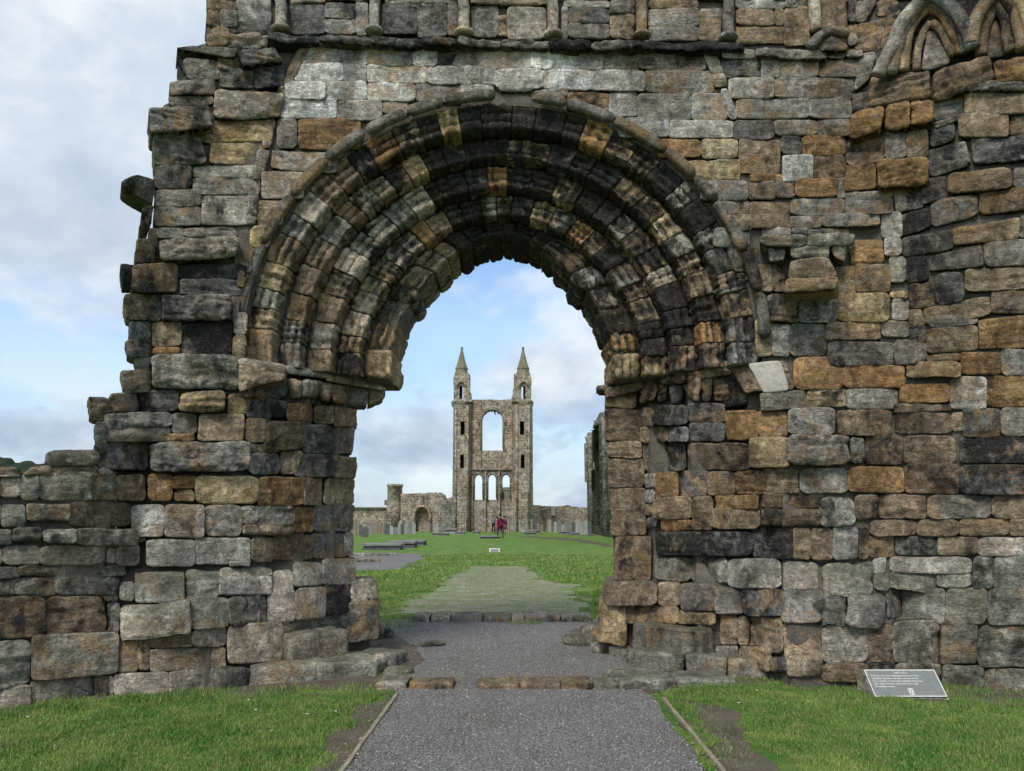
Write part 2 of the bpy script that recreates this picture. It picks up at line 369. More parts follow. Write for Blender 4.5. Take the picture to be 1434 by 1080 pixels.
def stone_mesh(c, seed, thick=.28, bulge=.02, rough=1.0, rr=.013, cell=.021, gap=.001):
    TL, TR, BR, BL = [np.array(p, float) for p in c]
    W = .5*(np.linalg.norm(TR-TL)+np.linalg.norm(BR-BL)); H = .5*(np.linalg.norm(BL-TL)+np.linalg.norm(BR-TR))
    nrm = np.cross(TR-TL, TL-BL) ; nrm /= np.linalg.norm(nrm)
    if nrm[1] > 0: nrm = -nrm
    rr = min(rr, .33*min(W, H)); bulge *= .6
    u = axis_samples(W, cell, rr*1.6); v = axis_samples(H, cell, rr*1.6)
    U, Vv = np.meshgrid(u, v); gu = gap/W; gv = gap/H
    x = 2*U-1; y = 2*Vv-1
    rc = min(.022, .2*min(W, H))*(.4+1.0*((seed*37) % 10)/10)       # corner rounding
    sx_ = 1-(rc/W)*2*np.abs(y)**12; sy_ = 1-(rc/H)*2*np.abs(x)**12
    U2 = .5+.5*x*sx_*(1-2*gu); V2 = .5+.5*y*sy_*(1-2*gv)
    P = (TL*(1-U2)[..., None]+TR*U2[..., None])*(1-V2)[..., None] + (BL*(1-U2)[..., None]+BR*U2[..., None])*V2[..., None]
    eu = np.minimum(U, 1-U)*W; ev = np.minimum(Vv, 1-Vv)*H
    def drop(e):
        q = np.clip(1-e/rr, 0, 1); return rr*(1-np.sqrt(np.clip(1-q*q, 0, 1)))
    dp = drop(eu)+drop(ev); dp = np.minimum(dp, rr*1.6)
    off = np.array((seed*3.17, seed*1.31, seed*2.71))
    Q = P+off
    b1 = bulge*(1-x**2)*(1-y**2)*2
    tu = (TR-TL)/W; tv = (TL-BL)/H
    big = fbm(Q*4.2, 3, .55)*.016*rough
    lay = fbm(np.stack([Q[..., 0]*2.4, Q[..., 1]*2.4, Q[..., 2]*21], -1), 3, .55)
    ridge = (1-np.abs(lay)*2.0)*.007*rough*(.3+.9*((seed*13) % 7)/7)
    hl = .035+.03*((seed*7) % 5)/5; zq = (Q[..., 2]+.03*vnoise(Q*3.0))/hl; li = np.floor(zq).astype(np.int64); fr = np.clip((zq-li-.6)/.4, 0, 1); fr = fr*fr*(3-2*fr)
    z0_ = np.zeros_like(li)+seed
    ridge = ridge+(_h(li, z0_, z0_)*(1-fr)+_h(li+1, z0_, z0_)*fr)*.011*rough*max(0, ((seed*11) % 9)/9-.35)*1.5
    ero = vnoise(Q*5.5+200)+.25*vnoise(Q*17+5); ridge = ridge-np.clip((ero-.28)*5, 0, 1)*.017*rough
    fine = fbm(Q*20, 2, .55)*.0055*rough
    tilt = (random.uniform(-.02, .02)*x*min(1, W/.4)+random.uniform(-.02, .02)*y*min(1, H/.4))*rough
    P = P+nrm*(b1-dp+big+ridge+fine+tilt)[..., None]
    w1 = (fbm(Q*6.0+31, 2)*.007+vnoise(Q*30)*.003)*rough; w2 = (fbm(Q*6.0+77, 2)*.007+vnoise(Q*30+9)*.003)*rough
    P = P+tu*w1[..., None]+tv*w2[..., None]
    ny, nx = U.shape; V = P.reshape(-1, 3)
    idx = np.arange(nx*ny).reshape(ny, nx)
    Fq = np.stack([idx[:-1, :-1], idx[1:, :-1], idx[1:, 1:], idx[:-1, 1:]], -1).reshape(-1, 4)
    ring = np.concatenate([idx[0, :], idx[1:, -1], idx[-1, -2::-1], idx[-2:0:-1, 0]])
    back = V[ring].copy(); mid = V[ring].copy()
    t = back[:, 0]/back[:, 1]; d = np.stack([t, np.ones_like(t), np.zeros_like(t)], -1); d /= np.linalg.norm(d, axis=1)[:, None]
    mid = mid+d*(thick*.35)[None] if False else mid+d*thick*.35
    back = back+d*thick
    n0 = len(V); m = len(ring)
    V = np.concatenate([V, mid, back])
    r1 = np.arange(n0, n0+m); r2 = r1+m
    def band(a, b): return np.stack([a, np.roll(a, -1), np.roll(b, -1), b], -1)
    Fq = np.concatenate([Fq, band(ring, r1)[:, ::-1][:, [0, 1, 2, 3]], band(r1, r2)[:, ::-1]])
    # bmesh-free winding: flip everything so normals look outwards (towards the camera side)
    e1 = V[Fq[0, 1]]-V[Fq[0, 0]]; e2 = V[Fq[0, 2]]-V[Fq[0, 0]]
    return V, Fq
sid = [0]
class Part:
    """a stretch of masonry: the mortar core is the part, its stones are the pieces"""
    def __init__(s, name, thing_): s.core = MB(); s.name = name; s.thing = thing_; s.stones = []
    def add(s, corners, c, thick=.28, name='stone', stain=None, mat=None, core=True, grow=.02, corethick=.9, **k):
        sid[0] += 1
        V, Fq = stone_mesh(corners, sid[0], thick, **k)
        s.stones.append((name, V, Fq, tone(c, stain), mat))
    def build(s):
        if not s.core.v: s.core.box((0, 20, -3), (.01, 20.01, -2.99))
        c = s.core.build(s.name, M_MORTAR, s.thing)
        for nm, V, Fq, tn, mat in s.stones:
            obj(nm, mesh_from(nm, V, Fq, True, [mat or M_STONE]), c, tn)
        return c
def px_stone(part, q, c, pro=0.0, mode=None, **k):
    """q = 8 photo pixels TL TR BR BL, laid on the face of the ruin, standing 'pro' metres proud of it"""
    gr = k.pop('gr', 1.5)
    pts = [(q[0]-gr, q[1]-gr), (q[2]+gr, q[3]-gr), (q[4]+gr, q[5]+gr), (q[6]-gr, q[7]+gr)]
    cyy = sum(p[1] for p in pts)/4
    if mode is None: mode = 'W' if cyy < 540 else 'J'
    jit = pro+random.uniform(-.004, .020)
    k.setdefault('thick', .38+max(0, pro)); k.setdefault('bulge', .004+random.random()*.014)
    if c in 'wlp': k.setdefault('rough', .6); k['bulge'] = min(k['bulge'], .008)
    elif pro > .07: k.setdefault('rough', 1.7); k.setdefault('rr', .028)
    else: k.setdefault('rough', random.choice((.8, 1.0, 1.3)))
    part.add([face(a, b, mode, jit) for a, b in pts], c, **k)
PARTS = {}
def sect(x, y):
    if x < 165 and y > 625: return 'low'
    if y < 62 and x < 1190: return 'upper'
    if x > 1195 - max(0, 0) and (y < 620 or x > 1250) and x > 1190+(y*.22 if y < 620 else 60): return 'tower'
    if y < 545: return 'front'
    return 'pierL' if x < 700 else 'pierR'
ruin = thing('ruined_doorway', 'tall ruined sandstone church front with round-headed doorway arch of five worn orders', 'ruin', (0, 8.2, 0))
lowwall = thing('low_wall', 'low lichened rubble wall abutting the left foot of the arch', 'wall', (-5.2, 7, 0))
for o_ in (ruin, lowwall): o_.location = (0, 0, 0)
PARTS['low'] = Part('wall_core', lowwall); PARTS['upper'] = Part('upper_stage', ruin); PARTS['front'] = Part('wall_face', ruin)
PARTS['tower'] = Part('stair_tower', ruin); PARTS['pierL'] = Part('pier', ruin); PARTS['pierR'] = Part('pier', ruin)
def S(txt):
    """x0 y0 x1 y1 colour [proud] ; ..."""
    for it in txt.split(';'):
        a = it.split()
        if not a: continue
        x0, y0, x1, y1 = map(float, a[:4]); pro = float(a[5]) if len(a) > 5 else 0.0
        j = lambda: random.uniform(-1.2, 1.2)
        px_stone(PARTS[sect((x0+x1)/2, (y0+y1)/2)], (x0, y0+j(), x1, y0+j(), x1, y1+j(), x0, y1+j()), a[4], pro)
def Q(txt):
    for it in txt.split(';'):
        a = it.split()
        if not a: continue
        q = list(map(float, a[:8])); pro = float(a[9]) if len(a) > 9 else 0.0
        px_stone(PARTS[sect(sum(q[0::2])/4, sum(q[1::2])/4)], q, a[8], pro)
def R(x0, t0, b0, x1, t1, b1, joints, cols, pro=0.0):
    xs = [x0]+list(joints)+[x1]
    for i in range(len(xs)-1):
        a, b = xs[i], xs[i+1]; fa = (a-x0)/(x1-x0); fb = (b-x0)/(x1-x0)
        ta, tb = t0+(t1-t0)*fa, t0+(t1-t0)*fb; ba, bb = b0+(b1-b0)*fa, b0+(b1-b0)*fb
        c = cols[i % len(cols)]
        px_stone(PARTS[sect((a+b)/2, (ta+bb)/2)], (a+.5, ta, b-.5, tb, b-.5, bb, a+.5, ba), c, pro)
# ---- upper stage, above the string course (and a little above the frame)
R(291, -62, -30, 1200, -62, -30, [345, 420, 500, 590, 660, 740, 810, 900, 960, 1030, 1110], 'tglglgtlg')
R(291, -29, -2, 1200, -29, -2, [330, 400, 470, 540, 610, 700, 770, 860, 940, 1000, 1080, 1140], 'gtlgltgl')
S("291 0 317 13 t;318 0 331 13 t;291 15 307 36 t;308 15 331 36 g;332 0 379 28 l;290 37 320 64 t;321 29 380 46 d;300 48 365 65 g;366 50 384 64 g")
S("406 4 455 46 d;456 3 496 25 g;456 27 498 46 l;499 0 514 48 l;536 4 583 48 d;585 7 625 49 g;627 4 641 48 l;661 6 697 50 g;698 20 709 50 t;711 9 764 53 p;787 10 794 55 l")
S("796 12 853 31 d;796 33 853 53 g;855 20 888 53 t;909 14 977 36 l;909 38 977 54 l;979 12 1009 54 g;1032 12 1084 34 t;1032 36 1098 60 t;1086 12 1098 34 t;1099 12 1133 63 t")
S("406 -1 455 3 g;540 -1 640 3 l;660 -1 765 5 t;790 0 853 10 l;855 0 888 18 g;910 0 978 12 t;1031 0 1100 10 l;1100 0 1133 10 g")
S("1188 0 1200 30 d;1188 31 1200 62 g")
# ---- front, rows of pale ashlar over the arch
R(424, 64, 88, 812, 68, 97, [514, 578, 612, 668, 744], 'wlwgwwl')
R(812, 69, 97, 988, 71, 99, [844, 895], 'lgg')
R(411, 89, 112, 694, 94, 118, [480, 513, 545, 600, 641], 'wlwwww')
R(694, 97, 121, 1000, 100, 130, [760, 828, 902], 'wwlg')
R(399, 113, 137, 645, 118, 143, [455, 513, 582], 'wwwl')
S("646 119 690 130 w;854 130 891 163 l;893 131 968 168 g;970 131 1018 168 l;795 130 853 153 o;745 126 794 137 g;700 120 744 127 l")
S("391 139 470 164 w;472 141 534 167 l;536 144 572 158 l;868 166 937 190 l;939 169 1026 192 l;922 195 982 219 o;984 195 1033 221 y;962 225 1036 250 y;982 253 1046 281 g;1008 283 1050 299 d;1018 301 1051 321 t")
S("388 166 415 206 g;418 167 504 207 o;382 211 470 238 g;367 241 424 277 p;360 281 396 315 t;1000 322 1050 345 g;1030 347 1060 380 t;352 318 378 345 y;330 350 352 380 g")
Q("420 66 434 66 404 120 393 119 t .02;391 122 402 122 388 163 380 165 t;372 168 386 168 378 205 368 205 t;362 210 378 212 366 250 356 250 g;352 262 364 262 356 310 345 315 g;340 345 356 345 342 400 332 400 t")
Q("984 72 1000 72 1014 100 998 102 l;997 103 1013 103 1017 117 1003 121 g;1009 127 1018 125 1034 165 1022 166 l")
# ---- front, between the arch and the tower
S("1013 70 1058 80 g .05;1060 70 1157 80 g .06;1160 71 1184 80 g .03;1186 71 1208 80 g .03;1010 84 1065 107 d;1067 84 1090 107 l;1092 84 1146 107 l;1148 82 1204 107 g")
S("1022 110 1083 136 l;1085 110 1199 137 g;1032 139 1133 165 l;1135 138 1193 165 l;1027 169 1083 195 d;1085 168 1144 189 g;1146 168 1190 189 g;1036 198 1092 240 b;1094 191 1123 215 d;1125 191 1183 216 o")
S("1097 217 1138 252 l;1140 217 1182 248 b;1050 254 1084 279 b;1052 243 1095 252 o;1086 253 1113 276 d;1115 251 1172 275 o;1173 250 1184 276 g;1052 282 1106 318 b;1108 278 1182 301 g;1184 268 1250 298 d")
S("1108 303 1150 318 g;1152 299 1232 316 g;1234 298 1262 332 l;1192 336 1236 369 o;1238 334 1262 357 l;1246 359 1268 394 l;1198 371 1247 407 b;1172 373 1196 411 t;1068 318 1106 330 g;1110 319 1190 328 g")
S("1062 370 1080 408 t;1082 372 1098 408 k;1074 414 1118 451 k;1120 412 1172 451 d;1173 411 1245 449 y;1247 408 1270 417 y;1250 419 1271 447 l;1083 454 1105 498 l;1107 454 1157 498 k;1158 453 1177 475 t;1178 451 1233 475 t;1235 450 1273 472 g")
S("1161 478 1252 511 d;1253 476 1284 509 g;1113 500 1180 544 o;1182 512 1267 543 o;1270 506 1344 528 y .03;1346 493 1400 523 o;1402 489 1446 525 g;1060 446 1081 498 y;1132 546 1182 570 y;1185 545 1257 573 l;1260 539 1330 563 o;1331 528 1381 572 l;1383 528 1446 568 o")
S("1275 455 1296 478 g;1277 480 1296 505 g")
Q("1065 552 1124 547 1134 570 1067 575 n .05")
# ---- stair tower to the right
Q("1206 76 1226 72 1217 108 1196 130 g;1195 132 1214 130 1215 152 1195 156 d;1217 106 1301 100 1303 137 1215 148 b .10;1193 160 1238 148 1232 180 1190 191 o .16;1240 146 1274 141 1274 174 1240 180 o .14;1276 141 1305 138 1307 170 1276 175 o .12")
Q("1187 194 1237 190 1237 226 1186 230 b;1240 186 1268 184 1268 220 1240 223 g .04;1270 184 1299 181 1299 218 1270 220 t .03;1184 232 1226 228 1226 264 1184 266 o .02;1228 224 1299 219 1297 254 1230 264 o .16")
Q("1307 101 1385 79 1391 110 1307 137 b .14;1393 82 1446 79 1446 112 1393 112 o .14;1345 114 1446 116 1446 125 1345 125 g .12;1304 142 1348 133 1350 160 1308 169 g;1351 128 1446 126 1446 158 1351 158 t .06;1302 180 1336 170 1337 194 1303 207 d;1308 172 1345 163 1345 168 1310 178 g")
Q("1343 161 1411 158 1411 190 1343 190 t .05;1413 160 1446 160 1446 190 1414 190 b;1300 212 1352 198 1359 230 1300 247 d;1361 193 1446 191 1446 222 1364 228 d;1290 253 1324 247 1325 275 1292 285 k;1327 245 1415 234 1417 262 1328 270 t .04;1420 234 1446 233 1446 260 1420 262 g")
Q("1252 266 1288 256 1293 288 1256 298 k;1303 282 1368 272 1369 300 1305 318 d;1372 266 1446 262 1446 292 1372 300 b;1260 302 1301 291 1303 318 1263 330 k;1335 322 1427 305 1427 332 1337 343 t;1429 302 1446 300 1446 332 1429 333 g;1264 334 1332 323 1334 348 1265 359 d")
Q("1300 360 1373 342 1376 372 1303 378 g;1377 338 1446 336 1446 370 1380 372 g;1271 362 1298 359 1300 392 1272 396 k;1274 400 1306 395 1310 428 1276 432 b;1309 385 1348 380 1350 420 1313 427 k;1352 377 1446 373 1446 403 1352 408 t;1292 432 1385 415 1387 440 1298 455 b")
Q("1388 408 1446 402 1446 438 1389 438 b;1273 434 1290 434 1294 455 1274 455 t;1297 462 1368 456 1369 490 1299 494 t;1371 449 1446 442 1446 485 1372 488 o;1305 442 1369 443 1368 453 1300 459 g;1298 497 1344 494 1344 505 1298 506 t")
Q("1200 2 1228 0 1210 30 1199 30 g;1230 0 1262 0 1242 24 1228 24 t;1200 34 1241 26 1232 70 1198 72 b;1244 24 1262 12 1240 66 1233 68 t .03;1200 -60 1300 -60 1300 -2 1200 -2 g;1302 -60 1446 -60 1446 -12 1302 -12 g;1340 -10 1366 -10 1362 30 1348 20 d")
Q("1189 82 1205 82 1195 128 1188 130 g;1352 64 1366 70 1374 80 1350 86 d;1232 266 1250 262 1250 266 1232 268 g")
# ---- right pier
S("1016 576 1060 614 o;1062 575 1102 612 o;1105 572 1169 607 l .05;1173 575 1250 609 t;1254 567 1331 577 b;1253 579 1332 607 b;1334 578 1348 603 t;1349 573 1400 611 d;1402 571 1446 610 g")
S("849 546 889 570 y;849 573 897 617 b;899 572 912 596 t;914 568 962 594 k;964 566 1014 590 k;852 620 897 640 t;900 599 932 618 y;934 598 963 618 d;965 593 1014 617 k;853 642 901 682 b;903 664 916 682 l;855 685 903 749 b;905 686 914 703 l;905 706 916 722 y;906 724 918 738 d;861 752 910 812 b")
S("902 621 958 658 d;964 621 1048 657 b;1050 613 1104 654 y .06;1105 609 1190 650 g .14;1192 614 1211 648 g .05;1213 612 1263 650 b;1265 610 1337 650 b;1344 611 1446 648 k;918 662 949 697 o;952 660 990 694 d;991 660 1030 692 t;1031 661 1068 692 o;1070 657 1116 690 t")
S("1122 656 1187 690 l;1189 655 1266 690 o;1268 652 1342 691 b;1344 652 1446 691 k .03;916 697 967 727 t;970 696 997 742 t;999 695 1061 711 o;999 712 1061 740 t;1068 693 1150 712 b;1068 713 1150 735 b .08;1152 698 1196 736 g .08;1198 694 1229 727 b;1231 694 1296 726 b;1300 694 1388 726 g;1390 694 1446 725 t")
S("927 729 968 742 o;919 746 981 777 k;982 746 1053 778 k;1055 740 1110 781 k;1112 740 1134 783 t;1136 740 1167 783 t .05;1168 738 1201 783 l .05;1203 740 1217 782 b;1218 730 1284 749 b;1286 729 1341 750 t .04;1345 728 1413 750 t;1415 727 1446 750 b;1218 752 1253 780 b;1255 752 1313 776 d;1315 752 1368 777 t;1370 753 1446 778 l")
S("918 782 966 812 n;968 781 1017 812 g;1019 784 1092 822 l .03;1098 787 1145 827 l;1154 790 1222 830 n .12;1224 782 1240 800 l;1224 802 1246 826 n;1247 781 1359 800 l;1247 801 1310 822 n;1312 801 1359 822 n;1363 781 1391 823 n;1393 780 1446 824 n")
S("845 815 919 847 b .05;921 816 953 847 t;955 819 1001 854 d .04;1002 824 1040 858 d .05;1041 826 1095 861 d .07;1096 828 1152 867 d .07;1153 832 1186 872 d .08;1187 835 1240 874 d .12;1242 831 1262 866 d;1264 824 1322 873 n;1324 824 1382 873 n;1384 824 1446 874 n")
Q("840 838 876 846 876 905 835 896 y .05;878 849 930 849 930 872 878 872 b;931 849 949 849 949 872 931 872 t;949 856 1001 858 1001 874 949 874 t;1010 860 1032 862 1032 902 1010 902 t;1034 863 1048 864 1048 903 1034 903 t")
S("1050 865 1097 913 t;1099 869 1149 924 t;1152 876 1215 927 p;1217 876 1250 927 t;1252 870 1316 929 n;1318 870 1368 929 n;1370 877 1446 933 n;1078 922 1101 940 d;1104 919 1150 947 t;1152 929 1214 954 t;1255 930 1318 960 n;1320 932 1377 963 n;1379 937 1446 972 n;1216 930 1253 958 d")
S("1034 906 1078 940 t;1004 905 1032 925 g;853 905 884 925 n;168 744 203 758 d;150 768 166 790 g;146 810 164 842 g;260 835 300 842 g;322 786 350 792 g")
Q("327 470 344 470 342 504 325 502 t .04;329 438 346 438 344 468 328 468 p .04")
# ---- left flank, ragged outer edge
Q("245 68 270 64 333 66 330 82 n .06;248 84 300 84 300 108 262 104 d;258 84 306 83 306 109 264 110 g;307 82 338 82 338 96 307 97 g;335 68 384 66 395 84 340 92 k .12;308 99 355 97 355 121 308 121 g;357 93 398 92 396 121 357 123 k;238 114 300 112 300 132 240 133 g;240 134 298 134 298 146 236 147 g")
Q("302 124 396 128 391 162 300 164 g .08;211 150 292 148 296 180 213 184 d .10;299 169 380 168 379 197 298 197 y;214 188 278 187 291 228 218 231 d .03;280 187 297 185 297 198 282 198 g;296 201 371 200 369 230 295 229 y;216 233 268 232 268 263 218 264 d;271 233 367 232 366 247 271 248 l;271 249 364 249 363 271 271 271 l")
Q("170 260 192 246 216 250 214 286 k .05;218 266 281 266 281 288 218 289 g;215 290 281 290 281 315 217 316 g;284 275 357 275 356 313 284 314 l;198 290 214 288 213 320 202 322 d;209 321 221 320 221 334 209 335 t;222 320 256 318 256 332 222 333 g;258 319 326 318 334 331 258 331 g;222 334 336 333 326 358 224 362 g .16;194 335 218 335 218 366 194 368 d")
Q("172 370 190 372 190 396 173 396 k;188 370 249 369 249 408 184 408 t;249 371 345 369 344 389 250 390 k;254 392 340 392 340 412 254 412 d;177 413 204 412 204 448 182 446 t;205 412 225 412 224 449 206 450 d;224 413 322 412 322 446 226 446 d .12;324 415 335 415 334 450 325 450 g;182 451 212 451 212 473 184 474 d;213 452 252 450 252 484 214 484 t;254 454 325 453 325 497 254 497 k")
Q("178 476 212 475 212 498 180 500 d;214 487 251 487 251 495 214 495 o;188 501 211 501 211 518 192 518 d;212 497 331 498 334 543 213 542 g .10;172 520 212 519 210 548 176 550 g;336 502 402 516 398 532 336 547 t .12;340 535 372 548 352 556 336 552 b .06;124 557 150 557 166 588 128 588 n;160 552 190 549 190 576 156 577 g;192 548 250 546 250 574 194 576 d;252 548 313 548 314 575 252 575 y .08")
Q("320 554 347 552 347 580 320 580 y;348 556 400 562 400 584 348 584 k;134 592 152 592 150 628 136 628 d;148 580 238 578 238 596 147 600 g;147 600 238 598 236 617 147 617 g;240 580 275 580 275 606 240 606 d;236 608 271 608 271 618 236 618 o;278 580 341 580 341 617 278 617 t .03;344 586 372 587 372 618 344 619 t;374 591 426 592 426 628 374 628 b;428 595 497 598 492 634 428 634 d")
Q("403 566 423 566 422 588 403 588 o;424 567 438 567 438 590 424 590 o;440 568 468 570 468 592 440 592 t;470 570 500 573 499 596 471 596 y;134 620 209 619 208 657 140 656 d;209 620 349 619 348 659 210 659 g .12;351 623 391 624 391 632 351 632 g;351 635 391 635 391 663 351 663 d;393 630 425 632 412 664 393 664 t;416 636 471 638 471 667 414 667 d .03;472 640 498 641 497 668 472 668 t")
# ---- left pier and low wall
S("29 665 54 701 n;56 663 128 701 n;130 665 161 700 n;163 666 206 702 t;208 666 240 702 o;242 668 273 684 o;244 686 272 702 b;275 667 361 704 y .05;363 669 424 707 o;426 670 452 707 t;454 670 497 706 y;0 668 28 696 p;-60 668 -2 700 n")
Q("66 631 140 631 138 652 64 651 n;50 653 138 653 138 664 30 664 n;-60 667 28 666 28 668 -60 668 n;-60 658 28 656 28 666 -60 666 n;142 655 160 656 160 664 140 663 n")
S("2 708 36 737 n;38 706 98 730 n;100 704 183 737 t;184 708 229 752 w .02;231 708 285 752 l .04;287 708 338 751 g .02;340 709 410 733 g;340 735 410 748 t;412 711 439 745 o;441 707 496 744 d;-60 705 0 738 n")
S("-60 742 16 764 n;18 740 60 757 n .05;62 741 107 760 n .05;110 741 192 762 n .06;4 766 56 791 p;58 765 137 790 p;139 764 162 787 p;164 763 195 791 p;-60 766 2 792 p;205 757 272 793 l .03;274 754 350 790 l .02;353 753 381 786 t;383 750 438 783 b;440 748 482 780 d;484 747 494 777 g")
S("-60 795 28 808 n .04;29 793 173 807 n .06;-60 811 78 833 n;80 810 166 833 n;168 816 187 840 n;189 802 257 842 n .05;259 800 308 833 n;310 795 380 806 p;310 808 380 831 l;382 800 410 830 l;412 788 452 820 l;454 784 497 817 l")
Q("-60 838 64 836 64 890 -60 900 b;66 836 140 836 150 882 66 890 b;150 846 167 844 167 884 152 886 d;168 846 266 844 266 885 170 889 n .12;268 838 320 836 320 878 268 882 n .04;322 836 373 834 373 872 322 877 d .04;375 832 412 828 412 868 375 871 l;414 826 457 822 457 864 414 867 l;458 820 492 818 490 856 458 862 k;492 814 511 812 516 845 494 850 l;504 813 527 812 530 838 516 840 n")
Q("-60 902 43 896 43 955 -60 975 n;45 890 165 886 165 942 45 954 n .02;166 890 192 888 192 940 166 941 t;194 889 209 889 209 938 194 940 t;211 887 268 884 268 906 211 908 t;211 910 316 907 316 936 211 940 p;270 882 318 878 318 905 270 905 p;320 876 398 870 398 924 320 930 p;399 868 445 864 445 880 399 886 d;446 864 488 858 488 876 446 880 d;484 846 532 840 530 894 484 900 n .02")
Q("-60 978 43 958 43 990 -60 1006 p;45 956 130 947 130 982 45 989 p;132 946 158 944 158 972 132 978 p;160 945 236 941 236 971 160 974 p;238 941 312 934 312 968 238 970 p")
pl, pr_ = PARTS['pierL'], PARTS['pierR']
def slab(part, front, depth, h, c, name='stone', tilt=0.0):
    """a worn step stone: front bottom edge from two ground points, height h, depth back"""
    A, B = [np.array(p, float) for p in front]
    d = B-A; L_ = np.linalg.norm(d); d = d/L_; n = np.array((-d[1], d[0], 0)); 
    if n[1] < 0: n = -n
    sid[0] += 1; s = sid[0]
    nu = max(6, int(L_/.03)); prof = []
    r = min(.03, h*.4)
    prof += [(0.0, -.03), (0.0, h*.5), (0.0, h-r), (r*.3, h-r*.3), (r, h)]
    m = max(4, int(depth/.04)); prof += [(r+(depth-2*r)*i/m, h) for i in range(1, m+1)]; prof += [(depth-r*.3, h-r*.3), (depth, h-r), (depth, -.03)]
    us = np.concatenate([[0, .004, .015], np.linspace(.03, .97, nu), [.985, .996, 1]])
    V = []
    for j, (a, z) in enumerate(prof):
        for u in us:
            e = min(u, 1-u)*L_; q = max(0, 1-e/.03); q = .03*(1-math.sqrt(max(0, 1-q*q)))
            zz_ = z-q*(1 if z > 0 else 0); aa = a+q*(1 if a < depth*.5 else -1)
            V.append(A+d*u*L_+n*aa+np.array((0, 0, zz_)))
    V = np.array(V); Qn = V+s*1.7
    V[:, 2] += fbm(Qn*5, 3)*.012*(V[:, 2] > .01); V[:, 2] += fbm(Qn*25, 2)*.004*(V[:, 2] > .01)
    w_ = fbm(Qn*6+9, 3)*.018; V += n*w_[:, None]; w_ = fbm(Qn*6+40, 2)*.012; V += d*w_[:, None]
    nx = len(us); ny = len(prof); idx = np.arange(nx*ny).reshape(ny, nx)
    Fq = np.stack([idx[:-1, :-1], idx[:-1, 1:], idx[1:, 1:], idx[1:, :-1]], -1).reshape(-1, 4)
    # end caps as fans of quads
    f2 = []
    for colm in (0, nx-1):
        ids = idx[:, colm]; a, b = 0, ny-1
        while b-a >= 3:
            f2.append([ids[a], ids[a+1], ids[b-1], ids[b]]); a += 1; b -= 1
    Fq = np.concatenate([Fq, np.array(f2)])
    return V, Fq, tone(c)
def slab_in(part, *a, **k):
    V, Fq, tn = slab(part, *a, **k); part.stones.append(('step_stone', V, Fq, tn, None))
g0 = lambda x, y: ground(x, y)
# left bench and steps
slab_in(pl, (g0(314, 967), g0(350, 960)), .30, .17, 'd'); slab_in(pl, (g0(350, 961), g0(444, 953)), .45, .17, 'n'); slab_in(pl, (g0(445, 954), g0(530, 946)), .55, .17, 'n'); slab_in(pl, (g0(528, 948), g0(570, 926)), .50, .13, 'n')
slab_in(pl, (at(403, 915, 8.12)*np.array((1,1,0)), at(489, 912, 8.5)*np.array((1,1,0))), .6, .42, 'n')
# right bench and steps
slab_in(pr_, (g0(880, 938), g0(958, 945)), .75, .20, 'n'); slab_in(pr_, (g0(960, 946), g0(1018, 949)), .75, .20, 'n'); slab_in(pr_, (g0(1020, 949), g0(1076, 951)), .75, .19, 'n')
slab_in(pr_, (at(886, 912, 8.92)*np.array((1,1,0)), at(980, 912, 8.72)*np.array((1,1,0))), .8, .43, 'n'); slab_in(pr_, (at(982, 912, 8.32)*np.array((1,1,0)), at(1010, 912, 8.6)*np.array((1,1,0))), .7, .43, 'n')

# ---------------------------------------------------------------- string course, shafts and blind arcade
xs = [376, 447, 520, 590, 640, 702, 770, 828, 897, 960, 1042]
for i in range(len(xs)-1):
    a, b = xs[i], xs[i+1]; ya = 47+(a-376)/666*12; yb = 47+(b-376)/666*12
    px_stone(PARTS['upper'], (a, ya, b, yb+1, b, yb+11, a, ya+11), 'd', .13, 'W', thick=.3, name='string_course_stone', stain=.74, rr=.018, gr=.4)
def sweep(part, pts, rad, pro, c, name='moulding', mode='W', flatten=1.0, n=9, stain=None, rough=1.0):
    """a roll moulding laid along pixel points on the face of the ruin"""
    P = [Vector(face(x, y, mode, pro)) for x, y in pts]
    D = [P[0]]
    for i in range(len(P)-1):                            # Catmull-Rom
        p0, p1, p2, p3 = P[max(i-1, 0)], P[i], P[i+1], P[min(i+2, len(P)-1)]
        k = max(2, int((p2-p1).length/.04))
        for j in range(1, k+1):
            t = j/k; D.append(.5*((2*p1)+(p2-p0)*t+(2*p0-5*p1+4*p2-p3)*t*t+(3*p1-p0-3*p2+p3)*t**3))
    mb = MB(); m = len(D)
    rr = rad if callable(rad) else (lambda t: rad)
    mb.tube(D, [rr(i/(m-1)) for i in range(m)], n)
    V = np.array(mb.v); sid[0] += 1
    V += fbm(V*7+sid[0], 3)[:, None]*np.array((.012, .014, .010))*rough
    V += fbm(V*28+sid[0], 2)[:, None]*np.array((.004, .004, .004))*rough
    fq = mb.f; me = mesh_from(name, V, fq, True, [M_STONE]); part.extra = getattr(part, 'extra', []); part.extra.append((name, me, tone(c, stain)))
U = PARTS['upper']
for x, c in ((393, 'g'), (524, 'l'), (649, 'p'), (774, 'p'), (898, 't'), (1020, 'd')):
    yb = 47+(x-376)/666*12-2
    sweep(U, [(x-1, -55), (x, -20), (x, yb-6)], .065, .07, c, 'shaft', n=12)
    sweep(U, [(x, yb-8), (x, yb-4), (x, yb)], lambda t: .07+.045*math.sin(t*3.1), .07, c, 'shaft_base', n=12)
for x, c, r in ((1142, 'p', .07), (1160, 't', .09), (1178, 'b', .07)): sweep(U, [(x-6, -55), (x-2, 0), (x, 44)], r, .06, c, 'shaft', n=12)
sweep(U, [(1133, 66), (1150, 50), (1170, 44), (1188, 48)], .06, .12, 'd', 'shaft_base'); px_stone(U, (1146, 52, 1186, 50, 1188, 68, 1150, 68), 'g', .1, 'W')
